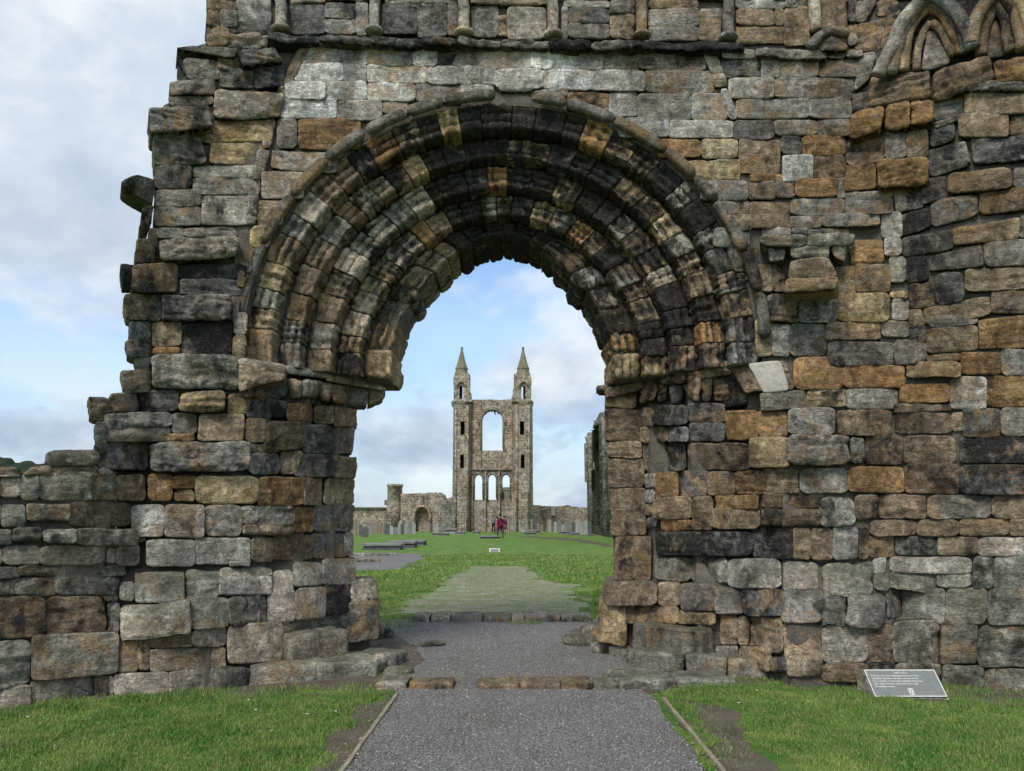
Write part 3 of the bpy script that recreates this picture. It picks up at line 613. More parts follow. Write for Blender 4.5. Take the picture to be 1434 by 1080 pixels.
Tw = PARTS['tower']
px_stone(Tw, (1226, 10, 1446, -12, 1446, 84, 1228, 108), 'k', .02, 'W', name='recess_back', rough=.6)  # near-black plate set almost flush; the recess's shade is put into its colour
ARC = [([(1229, 106), (1240, 82), (1251, 62), (1263, 32), (1288, 4), (1304, -9)], .07, .03, 'g'),
       ([(1306, -9), (1330, 9), (1345, 27), (1357, 46), (1362, 68)], .07, .03, 'd'),
       ([(1248, 103), (1256, 76), (1266, 44), (1280, 20), (1298, 2)], .06, -.02, 'g'), ([(1300, 2), (1320, 10), (1336, 28), (1348, 52), (1354, 74)], .055, -.02, 'g'),
       ([(1266, 99), (1268, 74), (1274, 43), (1286, 23), (1298, 12)], .05, -.05, 'y'), ([(1302, 12), (1320, 18), (1332, 39), (1344, 64), (1345, 76)], .055, -.05, 'o'),
       ([(1284, 98), (1285, 74), (1293, 46), (1303, 32)], .038, -.08, 't'), ([(1306, 32), (1318, 43), (1327, 60), (1337, 78)], .042, -.08, 'b'),
       ([(1360, 62), (1366, 30), (1382, 2), (1398, -14)], .065, .03, 't'), ([(1374, 78), (1377, 44), (1391, 11), (1399, 2)], .055, -.04, 'b'),
       ([(1394, 6), (1408, 27), (1410, 53), (1416, 72)], .05, -.04, 't'), ([(1402, -14), (1420, 6), (1430, 40), (1434, 70)], .07, .0, 'b'), ([(1412, -30), (1436, 10), (1448, 50)], .07, .04, 'y')]
for pts, r, pro, c in ARC: sweep(Tw, pts, r*1.08, pro+.16, c, 'arch_moulding', n=12)
px_stone(Tw, (1300, 44, 1308, 44, 1333, 86, 1290, 100), 'g', .05, 'W', name='blocking_stone', stain=.05)
px_stone(Tw, (1385, 30, 1396, 32, 1407, 76, 1379, 79), 'g', .05, 'W', name='blocking_stone', stain=.05)
# ---------------------------------------------------------------- niche canopy and corbel to the right of the arch
Fr = PARTS['front']
for q, c, pro in (((1063, 331, 1130, 329, 1130, 343, 1068, 344), 'n', .24), ((1131, 329, 1197, 327, 1194, 342, 1131, 343), 'n', .22), ((1076, 345, 1101, 345, 1097, 362, 1079, 364), 'n', .16), ((1108, 344, 1162, 341, 1160, 359, 1110, 360), 'n', .20),
                  ((1165, 339, 1186, 338, 1182, 366, 1170, 360), 'n', .16), ((1110, 363, 1160, 361, 1172, 388, 1103, 391), 't', .34), ((1103, 390, 1173, 388, 1169, 403, 1098, 408), 't', .38)):
    px_stone(Fr, q, c, pro, 'W', name='canopy_stone', stain=.3, thick=.5, bulge=.012, rough=1.2, rr=.016)
# ---------------------------------------------------------------- archivolt: five stepped orders of voussoirs and a hood mould
XC, HC, HS = -.115, 3.5, 3.24
RR = [2.82, 2.50, 2.24, 1.95, 1.66, 1.345]; DD = [8.24, 8.45, 8.66, 8.88, 9.10, 9.95]
def vouss(Ro, Ri, d0, d1, s0, s1, seed, kind=0):
    """grid over face and soffit between path stations s0..s1 (metres from the right springing, measured on Rm)"""
    Rm = .5*(Ro+Ri); st = HC-HS
    w_ = Ro-Ri
    dg = (.034, .005, .026)[kind]; a1, a2 = ((.34, .66), (.4, .7), (.22, .58))[kind]
    sec = [(Ro+.01, d0+.14), (Ro-.004, d0+.05), (Ro-.015, d0+.008), (Ro-(a1*.5)*w_, d0-.016), (Ro-(a1-.05)*w_, d0), (Ro-a1*w_, d0+dg), (Ro-(a1+.05)*w_, d0+dg*.9), (Ro-(a1+.09)*w_, d0), (Ro-(a1+a2)*.5*w_, d0-.012),
           (Ro-(a2-.05)*w_, d0+.002), (Ro-a2*w_, d0+dg), (Ro-(a2+.05)*w_, d0+dg*.9), (Ro-(a2+.09)*w_, d0+.004), (Ri+.14*w_, d0-.006), (Ri+.05*w_, d0+.012), (Ri+.010, d0+.045), (Ri, d0+.09), (Ri, d0+.6*(d1-d0)+.05), (Ri, d1+.10)]
    a = np.array(sec); q = [a[0]]
    for i in range(len(a)-1):
        k = max(1, int(np.linalg.norm(a[i+1]-a[i])/.024))
        for j in range(1, k+1): q.append(a[i]+(a[i+1]-a[i])*j/k)
    q = np.array(q); tn = np.gradient(q, axis=0); tn /= np.linalg.norm(tn, axis=1)[:, None]+1e-9
    nr = np.stack([-tn[:, 1], tn[:, 0]], -1)                     # outward normal in (radius, depth)
    L_ = s1-s0; us = axis_samples(L_, .028, .05)
    S_, K = np.meshgrid(us, np.arange(len(q))); s = s0+S_*L_
    g_ = .004; s = s0+g_+S_*(L_-2*g_)
    e = np.minimum(S_, 1-S_)*L_; rr = .06 if d1-d0 > .5 else .020; t = np.clip(1-e/rr, 0, 1); drop = rr*(1-np.sqrt(np.clip(1-t*t, 0, 1)))*.8
    rho = q[K, 0]; dep = q[K, 1]
    arc = math.pi*Rm
    ph = np.where(s < st, 0, np.where(s > st+arc, math.pi, (s-st)/Rm)); down = np.where(s < st, s-st, np.where(s > st+arc, (st+arc)-s, 0.0))
    rd = np.stack([np.cos(ph), np.zeros_like(ph), np.sin(ph)], -1)
    P = np.stack([XC+rho*np.cos(ph)*(1-PT(rho)*np.abs(np.sin(ph))**1.2), dep, HC+rho*np.sin(ph)*KZ(rho)+down], -1)
    off = seed*2.31; Qn = P+off
    nrm3 = rd*nr[K, 0][..., None]+np.array((0, 1, 0))*nr[K, 1][..., None]
    dis = fbm(Qn*8, 4, .6)*.017+fbm(Qn*26, 2)*.010-np.clip(vnoise(Qn*7+90)-.2, 0, 1)*.05-drop+random.uniform(-.012, .014)
    carve = .012*np.cos(S_*math.pi*2*(1+seed % 3))*(S_ > .12)*(S_ < .88) if (seed % 2 and d1-d0 < .5) else random.uniform(-.035, .03) if d1-d0 > .5 else 0
    P = P+nrm3*(dis+carve)[..., None]
    ny, nx = K.shape; idx = np.arange(nx*ny).reshape(ny, nx)
    Fq = np.stack([idx[:-1, :-1], idx[:-1, 1:], idx[1:, 1:], idx[1:, :-1]], -1).reshape(-1, 4)
    V = P.reshape(-1, 3)
    # close the two joint faces back into the wall
    for cI in (0, nx-1):
        ids = idx[:, cI]; b0 = len(V); bk = V[ids].copy(); bk[:, 1] = np.maximum(bk[:, 1], d1+.12)
        r = np.stack([bk[:, 0]-XC, bk[:, 2]-HC], -1)
        V = np.concatenate([V, bk]); nb = np.arange(b0, b0+len(ids))
        Fq = np.concatenate([Fq, np.stack([ids[:-1], ids[1:], nb[1:], nb[:-1]], -1)])
    return V, Fq
PT = lambda rho: np.interp(rho, RR[::-1], [.24, .13, .08, .04, .0, .0])
KZ = lambda rho: np.interp(rho, RR[::-1], [1.15, 1.03, 1.01, 1.0, 1.0, 1.0])
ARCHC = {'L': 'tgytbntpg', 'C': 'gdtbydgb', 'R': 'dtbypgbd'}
for k in range(5):
    Ro, Ri = RR[k], RR[k+1]; Rm = .5*(Ro+Ri); st = HC-HS; total = 2*st+math.pi*Rm
    core = Part('arch_order', ruin)
    mb = MB()      # mortar ring behind
    n = 60; ring = []
    for i in range(n+1):
        s = total*i/n
        ph = 0 if s < st else math.pi if s > total-st else (s-st)/Rm
        dn = s-st if s < st else (total-st-s if s > total-st else 0)
        c_, s_ = math.cos(ph), math.sin(ph)
        pt = lambda rho, y: (XC+rho*c_*(1-float(PT(rho))*abs(s_)**1.2), y, HC+rho*s_*float(KZ(rho))+dn)
        ring.append([pt(Ro+.02, DD[k]+.07), pt(Ri+.035, DD[k]+.05), pt(Ri+.045, DD[k+1]+(.35 if k < 4 else .02)), pt(Ro+.14, DD[k+1]+(.35 if k < 4 else .02))])
    mb.rings(ring); core.core = mb
    mean = (.28, .27, .25, .23, .24)[k]; s = 0.0; j = 0
    while s < total-.06:
        L_ = mean*random.uniform(.78, 1.3)
        if total-(s+L_) < .1: L_ = total-s
        ph = math.degrees((s+L_/2-st)/Rm)
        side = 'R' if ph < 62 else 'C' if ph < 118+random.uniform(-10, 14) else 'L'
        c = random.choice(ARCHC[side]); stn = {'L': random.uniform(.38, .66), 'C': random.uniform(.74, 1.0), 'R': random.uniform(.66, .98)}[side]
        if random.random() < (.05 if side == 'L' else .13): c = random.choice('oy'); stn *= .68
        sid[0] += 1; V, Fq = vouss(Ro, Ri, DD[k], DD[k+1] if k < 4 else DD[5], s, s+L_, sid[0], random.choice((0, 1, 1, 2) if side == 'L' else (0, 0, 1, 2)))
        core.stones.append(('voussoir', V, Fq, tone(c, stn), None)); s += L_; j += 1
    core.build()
# hood mould
hood = Part('hood_mould', ruin); total = math.pi*2.86+.30; s = 0.0
mbh = MB(); ring = []
for i in range(49):
    ph = math.pi*i/48; ring.append([(XC+r*math.cos(ph), y, HC+r*math.sin(ph)) for r, y in ((2.92, 8.24), (2.79, 8.24), (2.79, 8.33), (2.92, 8.33))])
mbh.rings(ring); hood.core = mbh
while s < total-.1:
    L_ = random.uniform(.38, .72); L_ = min(L_, total-s)
    a0 = (s+.01)/total*math.pi; a1 = (s+L_-.01)/total*math.pi; mid = math.degrees((a0+a1)/2)
    if not (82 < mid < 88):
        m = max(4, int(L_/.05)); V = []; nsec = 10; Fq = []
        bump = random.uniform(-.01, .02); sid[0] += 1
        for i in range(m+1):
            f = i/m; ph = a0+(a1-a0)*f; e = min(f, 1-f)*L_; tpr = min(1, .55+e/.05*.45)
            for j in range(nsec):
                an = 2*math.pi*j/nsec; ca, sa = math.cos(an), math.sin(an); r = 2.855+.062*tpr*math.copysign(abs(ca)**.6, ca); y = 8.13-bump*.6-.055*tpr*math.copysign(abs(sa)**.7, sa)
                V.append((XC+r*math.cos(ph), y, HC+r*math.sin(ph)))
        V = np.array(V); V += fbm(V*7+sid[0], 3)[:, None]*np.array((.012, .014, .010)); V += fbm(V*26+sid[0]*2, 2)[:, None]*.007
        for i in range(m):
            for j in range(nsec):
                k2 = (j+1) % nsec; Fq.append((i*nsec+j, i*nsec+k2, (i+1)*nsec+k2, (i+1)*nsec+j))
        Fq = np.array(Fq); V = np.concatenate([V, V[:nsec].mean(0)[None], V[-nsec:].mean(0)[None]]); nv = len(V)
        ex = [(nv-2, (j+1) % nsec, j, j) for j in range(nsec)] + [(nv-1, m*nsec+j, m*nsec+(j+1) % nsec, m*nsec+(j+1) % nsec) for j in range(nsec)]
        hood.stones.append(('hood_stone', V, [tuple(dict.fromkeys(map(int, f))) for f in list(map(tuple, Fq))+ex], tone(random.choice('nl') if mid > 60 and mid < 110 else random.choice('ptl') if mid > 110 else random.choice('ng'), .22 if mid > 110 else .4), None))
    s += L_
hood.build()
# ---------------------------------------------------------------- imposts: broken abacus and capitals
capl = Part('impost', ruin); capr = Part('impost', ruin)
def cp(part, q, c, pro, **k):
    px_stone(part, q, c, pro, 'J', **k)
for q, c, pro, nm in (((402, 511, 461, 520, 461, 529, 402, 521), 'l', .10, 'abacus'), ((461, 521, 526, 530, 546, 546, 461, 532), 'l', .10, 'abacus'), ((336, 500, 402, 511, 402, 524, 338, 512), 'p', .16, 'abacus'),
                      ((404, 530, 425, 534, 420, 556, 408, 555), 't', .06, 'capital'), ((428, 531, 453, 534, 446, 555, 430, 554), 'n', .07, 'capital'), ((448, 537, 466, 538, 461, 562, 447, 558), 't', .06, 'capital'), ((467, 537, 492, 539, 488, 565, 470, 562), 't', .08, 'capital'),
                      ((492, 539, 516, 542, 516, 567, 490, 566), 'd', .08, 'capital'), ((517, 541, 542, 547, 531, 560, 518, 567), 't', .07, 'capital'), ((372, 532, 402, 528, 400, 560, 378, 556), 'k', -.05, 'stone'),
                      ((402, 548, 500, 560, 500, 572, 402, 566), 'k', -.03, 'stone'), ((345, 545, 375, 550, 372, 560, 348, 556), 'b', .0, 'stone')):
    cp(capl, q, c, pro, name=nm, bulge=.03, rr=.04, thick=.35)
for q, c, pro, nm in (((846, 544, 900, 531, 900, 545, 848, 557), 'b', .12, 'abacus'), ((900, 531, 958, 518, 958, 533, 900, 545), 'b', .15, 'abacus'), ((958, 518, 1018, 505, 1022, 522, 958, 533), 'b', .17, 'abacus'), ((836, 541, 850, 540, 850, 547, 836, 546), 'd', .02, 'abacus'),
                      ((892, 545, 1045, 520, 1045, 568, 892, 572), 'k', -.10, 'stone'), ((1018, 508, 1040, 506, 1066, 545, 1046, 550), 'b', .08, 'capital')):  # the near-black stone carries the deep shadow under the abacus in its colour
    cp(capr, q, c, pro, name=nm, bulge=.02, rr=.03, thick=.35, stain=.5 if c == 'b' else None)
for x0, x1, y0, y1, c in ((896, 916, 541, 562, 'b'), (916, 936, 537, 561, 't'), (936, 956, 534, 563, 'd'), (956, 979, 531, 561, 'b'), (979, 998, 528, 560, 'd'), (998, 1026, 520, 560, 'b')):
    m_ = (x0+x1)/2; cp(capr, (x0, y0, x1, y0-3, x1-4, y1, x0+4, y1+1), c, random.uniform(-.02, .07), name='capital', bulge=.03, rr=.03, rough=1.6, thick=.3, stain=.5, core=False)
px_stone(capr, (1048, 510, 1092, 506, 1104, 546, 1070, 549), 'w', .06, 'J', name='repair_patch', mat=M_PLASTER, rough=.6)
px_stone(capr, (1084, 506, 1100, 505, 1112, 544, 1098, 545), 'b', .0, 'J')
capl.build(); capr.build()
def backing(part, ys, xl, xr, mode, thick=.9, rec=-.048):
    step = 14; nx = 60; rows = []
    yy = np.arange(ys[0], ys[1]+.1, (ys[1]-ys[0])/max(2, round((ys[1]-ys[0])/9)))
    for y in yy:
        a, b = xl(y), xr(y); rows.append([face(a+(b-a)*i/nx, y, mode, rec) for i in range(nx+1)])
    P = np.array(rows); sh = P.shape; V = P.reshape(-1, 3)
    V = V+np.stack([0*V[:, 0], fbm(V*5, 3)*.007+fbm(V*22, 3)*.004, 0*V[:, 0]], -1); V[:, 2] = np.maximum(V[:, 2], -.3)
    ny, nxx = sh[0], sh[1]; idx = np.arange(ny*nxx).reshape(ny, nxx)
    ring = np.concatenate([idx[0, :], idx[1:, -1], idx[-1, -2::-1], idx[-2:0:-1, 0]])
    t = V[:, 0]/V[:, 1]; d = np.stack([t, np.ones_like(t), 0*t], -1); d /= np.linalg.norm(d, axis=1)[:, None]; B = V+d*thick
    n = len(V); f = []
    for a in range(ny-1):
        for b in range(nxx-1):
            q = (idx[a, b], idx[a+1, b], idx[a+1, b+1], idx[a, b+1]); f.append(q); f.append(tuple(n+i for i in reversed(q)))
    m = len(ring)
    for i in range(m): f.append((ring[i], ring[(i+1) % m], ring[(i+1) % m]+n, ring[i]+n))
    part.core.add(np.concatenate([V, B]), f)
SY = [-70, 60, 66, 84, 112, 134, 148, 184, 190, 262, 330, 368, 374, 408, 412, 448, 500, 520, 550, 556, 588, 590, 628, 660, 1100]
SX = [298, 298, 268, 268, 252, 252, 226, 226, 226, 228, 214, 208, 192, 194, 188, 192, 194, 186, 186, 150, 142, 146, 150, 160, 160]
sil = lambda y: float(np.interp(y, SY, SX))+3
arcx = lambda y, r: math.sqrt(max(0, r*r-(508-y)**2)) if y < 508 else r
backing(PARTS['upper'], (-70, 66), sil, lambda y: 1460, 'W')
backing(PARTS['front'], (66, 141), sil, lambda y: 1460, 'W')
backing(PARTS['front'], (139, 552), sil, lambda y: 703-arcx(y, 366), 'W')
backing(PARTS['front'], (139, 552), lambda y: 703+arcx(y, 364), lambda y: 1460, 'W')
backing(PARTS['pierL'], (545, 815), sil, lambda y: 489, 'J', rec=-.13)
backing(PARTS['pierL'], (815, 1005), sil, lambda y: 518, 'J', rec=-.12)
backing(PARTS['pierR'], (545, 815), lambda y: 859, lambda y: 1100, 'J', rec=-.13)
backing(PARTS['pierR'], (545, 985), lambda y: 1096, lambda y: 1460, 'J')
backing(PARTS['pierR'], (815, 985), lambda y: 848, lambda y: 1100, 'J', rec=-.12)
backing(PARTS['pierL'], (478, 560), lambda y: 326, lambda y: 486 if y > 530 else 400, 'J', rec=-.26)
backing(PARTS['pierR'], (478, 560), lambda y: 866 if y > 530 else 1000, lambda y: 1110, 'J', rec=-.26)
backing(PARTS['low'], (660, 1010), lambda y: -60, lambda y: 162, 'J')
for k in PARTS:
    c = PARTS[k].build()
    for nm, me, tn in getattr(PARTS[k], 'extra', []): obj(nm, me, c, tn)
print('masonry', time.time()-T0)

# ================================================================ ground
def poly_sheet(name, pts, z, mat, label=None, dens=.12, jag=.05, kind='structure', bump=.012):
    """an irregular sheet: outline of ground points, gridded, with a slightly uneven edge and surface"""
    P = np.array([(p[0], p[1]) for p in pts]); out = []
    for i in range(len(P)):
        a, b = P[i], P[(i+1) % len(P)]; k = max(1, int(np.linalg.norm(b-a)/dens))
        for j in range(k):
            q = a+(b-a)*j/k; n3 = np.array([[q[0]*2.2, q[1]*2.2, 3.0]]); out.append((q[0]+jag*float(fbm(n3, 3)[0]), q[1]+jag*float(fbm(n3+50, 3)[0])))
    V = [(x, y, z) for x, y in out]
    tri = tessellate_polygon([[Vector(v) for v in V]])
    me = mesh_from(name, V, [tuple(t) for t in tri], True, [mat]); o = obj(name, me); 
    return tag(o, label, None, None, kind)
gm = MB(); gm.add([(-600, -40, 0), (600, -40, 0), (600, 900, 0), (-600, 900, 0)], [(0, 1, 2, 3)])
tag(gm.build('ground', M_LAWN), None, kind='structure')
soil = poly_sheet('bare_ground', [ground(-200, 1010), ground(0, 1003), ground(160, 982), ground(330, 978), ground(520, 975), ground(560, 975), (-1.9, 7.6), (-2.0, 7.4), (2.1, 7.5), ground(900, 975), ground(1010, 965), ground(1090, 962), ground(1200, 975), ground(1320, 985), ground(1500, 985), (9, 7.3), (9, 13), (3.0, 13), (1.9, 12.3), (-2.3, 12.3), (-3, 13), (-9, 13), (-9, 6.5)], .004, M_DIRT, jag=.12)
g2 = [ground(440, 1120), ground(480, 1076), ground(553, 976), ground(560, 952), ground(600, 925), ground(560, 895), ground(545, 868), ground(700, 864), ground(838, 868), ground(800, 885), ground(800, 900), ground(870, 918), ground(890, 945), ground(905, 972), ground(945, 1020), ground(985, 1076), ground(1020, 1130), (1.9, 2.0), (-2.2, 2.0), ]
poly_sheet('gravel_path', g2, .008, M_GRAVEL, jag=.06)
poly_sheet('bare_strip', [ground(478, 1082), ground(545, 992), ground(540, 972), ground(500, 990), ground(470, 1030), ground(430, 1090)], .006, M_DIRT, jag=.10)
poly_sheet('bare_strip', [ground(940, 982), ground(1010, 985), ground(1040, 1020), ground(1090, 1090), ground(1015, 1090)], .006, M_DIRT, jag=.12)
poly_sheet('worn_path', [ground(538, 862), ground(600, 828), ground(640, 802), ground(658, 794), ground(735, 793), ground(765, 812), ground(812, 820), ground(822, 860), ], .004, M_WORN, jag=.25)
poly_sheet('gravel_patch', [ground(470, 776), ground(562, 775), ground(600, 776), ground(582, 790), ground(566, 798), ground(470, 800)], .004, M_GRAVEL, jag=.3)
poly_sheet('worn_track', [ground(735, 751), ground(800, 754), ground(890, 768), ground(890, 771), ground(800, 757), ground(730, 752.4)], .006, M_DIRT, jag=.5)
# ---------------------------------------------------------------- kerbs and loose stones on the ground
def slabthing(name, label, front, depth, h, c, parent=None, cat='stone', group=None):
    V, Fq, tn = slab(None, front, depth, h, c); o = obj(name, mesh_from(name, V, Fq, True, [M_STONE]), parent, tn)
    if parent is None: tag(o, label, cat, group)
    return o
kerb = thing('stone_threshold', 'row of flat worn stones across the gravel path in front of the arch', 'kerb'); 
for a, b, y, dp, h, c in ((526, 570, 967, .42, .07, 'n'), (572, 636, 967, .30, .07, 't'), (666, 728, 967, .28, .07, 'b'), (729, 786, 967, .30, .08, 'b'), (787, 832, 967, .28, .08, 'b'), (833, 866, 967, .26, .07, 'n')):
    slabthing('kerb_stone', None, (ground(a, y), ground(b-1, y)), dp, h, c, kerb)
for a, b, y, dp, h, c in ((868, 950, 968, .62, .09, 'n'), (952, 1030, 963, .45, .07, 'n')):
    slabthing('kerb_stone', None, (ground(a, y), ground(b, y-3)), dp, h, c, kerb)
kerb2 = thing('stone_edging', 'line of thin flat stones where the gravel meets the lawn behind the arch', 'kerb')
for a, b in ((576, 601), (602, 631), (632, 676), (677, 716), (717, 735), (736, 786), (787, 830)):
    slabthing('kerb_stone', None, (ground(a, 872), ground(b-1, 872)), .55, .10, random.choice('gnl'), kerb2)
def boulder(name, label, c, size, colr, group=None, cat='stone'):
    bm = bmesh.new(); bmesh.ops.create_icosphere(bm, subdivisions=4, radius=1.0)
    V = np.array([v.co[:] for v in bm.verts]); sid[0] += 1
    V = np.sign(V)*np.abs(V)**.62; V = V*np.array(size)/1.0; V += fbm(V*5+sid[0]*3, 3)[:, None]*V/np.linalg.norm(V, axis=1)[:, None]*min(size)*.35
    for v, q in zip(bm.verts, V): v.co = q
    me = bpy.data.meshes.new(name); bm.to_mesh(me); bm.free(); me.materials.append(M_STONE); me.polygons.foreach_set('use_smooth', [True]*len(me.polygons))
    o = obj(name, me, None, tone(colr)); o.location = (c[0], c[1], size[2]*.75); o.rotation_euler = (random.uniform(-.1, .1), random.uniform(-.1, .1), random.uniform(-.4, .4))
    return tag(o, label, cat, group)
boulder('loose_stone', 'flat grey loose stone nearest the gravel by the right jamb', ground(815, 903), (.26, .17, .07), 'n')
boulder('loose_stone', 'small loose stone lying farthest back against the right jamb', ground(826, 888), (.11, .10, .07), 'g')
boulder('loose_stone', 'wedge shaped loose stone below the right jamb corner', ground(851, 913), (.22, .16, .08), 'l')
boulder('loose_stone', 'small dark stone between the flat stone and the right jamb', ground(838, 898), (.09, .09, .09), 'b')
boulder('loose_stone', 'low pale stone lying in the gravel beyond the left step', ground(600, 905), (.20, .12, .04), 'n')
boulder('loose_stone', 'round stone wedged under the end of the left step', ground(535, 938), (.10, .09, .10), 'p')
boulder('loose_stone', 'small stone at the foot of the left jamb behind the step', ground(540, 893), (.10, .10, .08), 'n')
boulder('loose_stone', 'small flat mossy stone on the path edge below the left step', ground(558, 944), (.16, .09, .04), 'n')
boulder('loose_stone', 'rough stub of masonry at the foot of the left jamb', ground(522, 893), (.15, .20, .14), 'n')
# timber edging strips
for (a, b, lb) in ((ground(556, 974), ground(470, 1095), 'thin pale timber edging strip on the left side of the gravel path'), (ground(930, 981), ground(1022, 1095), 'thin pale timber edging strip on the right side of the gravel path')):
    d = (b-a)/np.linalg.norm(b-a); n = np.array((-d[1], d[0], 0))*.016; m = MB(); R_ = []
    for i in range(24):
        p = a+(b-a)*i/23; wob = float(vnoise(np.array([[i*.4, a[0], 0]]))[0])*.004
        p = p+n/.016*wob; h = .024
        R_.append([p-n+(0, 0, -.02), p+n+(0, 0, -.02), p+n*.9+(0, 0, h), p-n*.9+(0, 0, h)])
    m.rings(R_); tag(m.build('timber_edging', M_WOOD), lb, 'path edging')
# ---------------------------------------------------------------- information sign
sg = thing('information_sign', 'small sloping grey information panel with white border and white writing on the grass', 'sign', (3.56, 7.34, 0))
A = np.array((-.323, -.095, .02)); Bt = np.array((-.323, .095, .215))
def onp(u, v, h=0.0):      # u 0..1 along, v 0..1 up the slope, h above the plate
    nrm = np.array((0, -.716, .698)); return np.array((-.323+.646*u, -.095+.19*v, .02+.195*v))+nrm*h
def quad_plate(u0, v0, u1, v1, h0, h1):
    return [onp(u0, v0, h0), onp(u1, v0, h0), onp(u1, v1, h0), onp(u0, v1, h0)], [onp(u0, v0, h1), onp(u1, v0, h1), onp(u1, v1, h1), onp(u0, v1, h1)]
m = MB(); m.rings([[onp(-.02, -.06, -.012), onp(1.02, -.06, -.012), (.36, .19, -.02), (-.36, .19, -.02)], [onp(-.02, 1.04, -.012), onp(1.02, 1.04, -.012), (.34, .19, .20), (-.34, .19, .20)]])
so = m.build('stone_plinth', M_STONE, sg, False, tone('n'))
a, b = quad_plate(0, 0, 1, 1, -.008, 0); m = MB(); m.rings([a, b]); m.build('panel', M_SIGN, sg)
m = MB()
for u0, v0, u1, v1 in ((0, 0, 1, .035), (0, .965, 1, 1), (0, .035, .014, .965), (.986, .035, 1, .965)):
    a, b = quad_plate(u0, v0, u1, v1, 0.0, .003); m.rings([a, b])
m.build('border', M_WHITE, sg)
def text(s, size, u, v, name='lettering', al='LEFT'):
    cu = bpy.data.curves.new('t', 'FONT'); cu.body = s; cu.size = size; cu.align_x = al; cu.extrude = .0006; cu.offset = .0004
    t = bpy.data.objects.new('t', cu); col.objects.link(t); bpy.context.view_layer.update()
    me = bpy.data.meshes.new_from_object(t.evaluated_get(bpy.context.evaluated_depsgraph_get())); bpy.data.objects.remove(t)
    o = obj(name, me, sg); me.materials.clear(); me.materials.append(M_WHITE)
    p = onp(u, v, .0015); o.location = p; o.rotation_euler = (math.atan2(.195, .19), 0, 0)
text('WEST DOOR', .021, .5, .855, al='CENTER')
for i, ln in enumerate(('This was the great ceremonial entrance to the', 'cathedral. Survives with all its ancient arches.', 'It is a vaulting covering the vestibule which was', 'built along with the west facade in the late', 'thirteenth century.')):
    text(ln, .0235, .06, .745-.1*i)
m = MB(); a, b = quad_plate(.50, .06, .565, .30, 0, .002); m.rings([a, b]); m.build('emblem', M_WHITE, sg)
m = MB()
for u0, v0, u1, v1 in ((.512, .21, .526, .27), (.54, .21, .554, .27), (.526, .12, .54, .2), (.512, .085, .522, .14), (.544, .085, .554, .14)):
    a, b = quad_plate(u0, v0, u1, v1, .002, .0028); m.rings([a, b])
m.build('emblem_mark', M_SIGN, sg)

# ---------------------------------------------------------------- grass and gravel (too many to count)
def inpoly(x, y, poly):
    P = np.array([(p[0], p[1]) for p in poly]); c = np.zeros(len(x), bool); j = len(P)-1
    for i in range(len(P)):
        with np.errstate(divide='ignore', invalid='ignore'):
            t = ((P[i, 1] > y) != (P[j, 1] > y)) & (x < (P[j, 0]-P[i, 0])*(y-P[i, 1])/(P[j, 1]-P[i, 1]+1e-12)+P[i, 0])
        c ^= t; j = i
    return c
def add_attr(me, vals, k):
    a = me.attributes.new('tint', 'FLOAT', 'POINT'); a.data.foreach_set('value', np.repeat(vals, k).astype(np.float32))
def blades(name, polys, dens, h, wd, label, holes=(), edge=.18):
    X = []; Y = []
    for pl_ in polys:
        P = np.array([(p[0], p[1]) for p in pl_]); lo = P.min(0); hi = P.max(0); n = int((hi-lo).prod()*dens)
        x = rng.uniform(lo[0], hi[0], n); y = rng.uniform(lo[1], hi[1], n); k = inpoly(x, y, pl_)
        nz = fbm(np.stack([x*2.2, y*2.2, x*0+1], -1), 3)
        xs_ = x+nz*edge; ys_ = y+fbm(np.stack([x*2.2, y*2.2, x*0+9], -1), 3)*edge
        for hl in holes: k &= ~inpoly(xs_, ys_, hl)
        X.append(x[k]); Y.append(y[k])
    x = np.concatenate(X); y = np.concatenate(Y); n = len(x)
    clump = fbm(np.stack([x*3.3, y*3.3, x*0], -1), 3); hh = h*np.clip(.75+.55*clump+rng.uniform(-.3, .35, n), .2, 2)
    a = rng.uniform(0, 2*np.pi, n); lean = rng.uniform(.1, .9, n)*hh; b = rng.uniform(0, 2*np.pi, n); ww = wd*rng.uniform(.6, 1.3, n)
    base = np.stack([x, y, np.full(n, -.002)], -1); s = np.stack([np.cos(a)*ww, np.sin(a)*ww, 0*a], -1)
    L1 = np.stack([np.cos(b)*lean*.35, np.sin(b)*lean*.35, hh*.6], -1); L2 = np.stack([np.cos(b)*lean, np.sin(b)*lean, hh], -1)
    V = np.stack([base-s, base+s, base+L1+s*.7, base+L1-s*.7, base+L2], 1).reshape(-1, 3)
    i = np.arange(n)*5
    Fq = np.concatenate([np.stack([i, i+1, i+2], -1), np.stack([i, i+2, i+3], -1), np.stack([i+3, i+2, i+4], -1)])
    me = mesh_from(name, V, Fq, True, [M_BLADE]); add_attr(me, rng.uniform(0, 1, n)**1.2, 5)
    return tag(obj(name, me), label, None, None, 'stuff')
pathp = g2
strips = [[ground(478, 1082), ground(545, 992), ground(540, 972), ground(500, 990), ground(470, 1030), ground(430, 1090)], [ground(940, 982), ground(1010, 985), ground(1040, 1020), ground(1090, 1090), ground(1015, 1090)]]
near = [[ground(-120, 1100), ground(-120, 1000), ground(0, 997), ground(160, 976), ground(330, 972), ground(500, 970), ground(545, 960), ground(560, 975), ground(480, 1100)],
        [ground(925, 970), ground(1010, 962), ground(1090, 956), ground(1200, 965), ground(1330, 975), ground(1560, 985), ground(1560, 1100), ground(1000, 1100)]]
blades('grass', near, 17000, .032, .0022, 'short green lawn grass in front of the ruin', strips+[pathp])
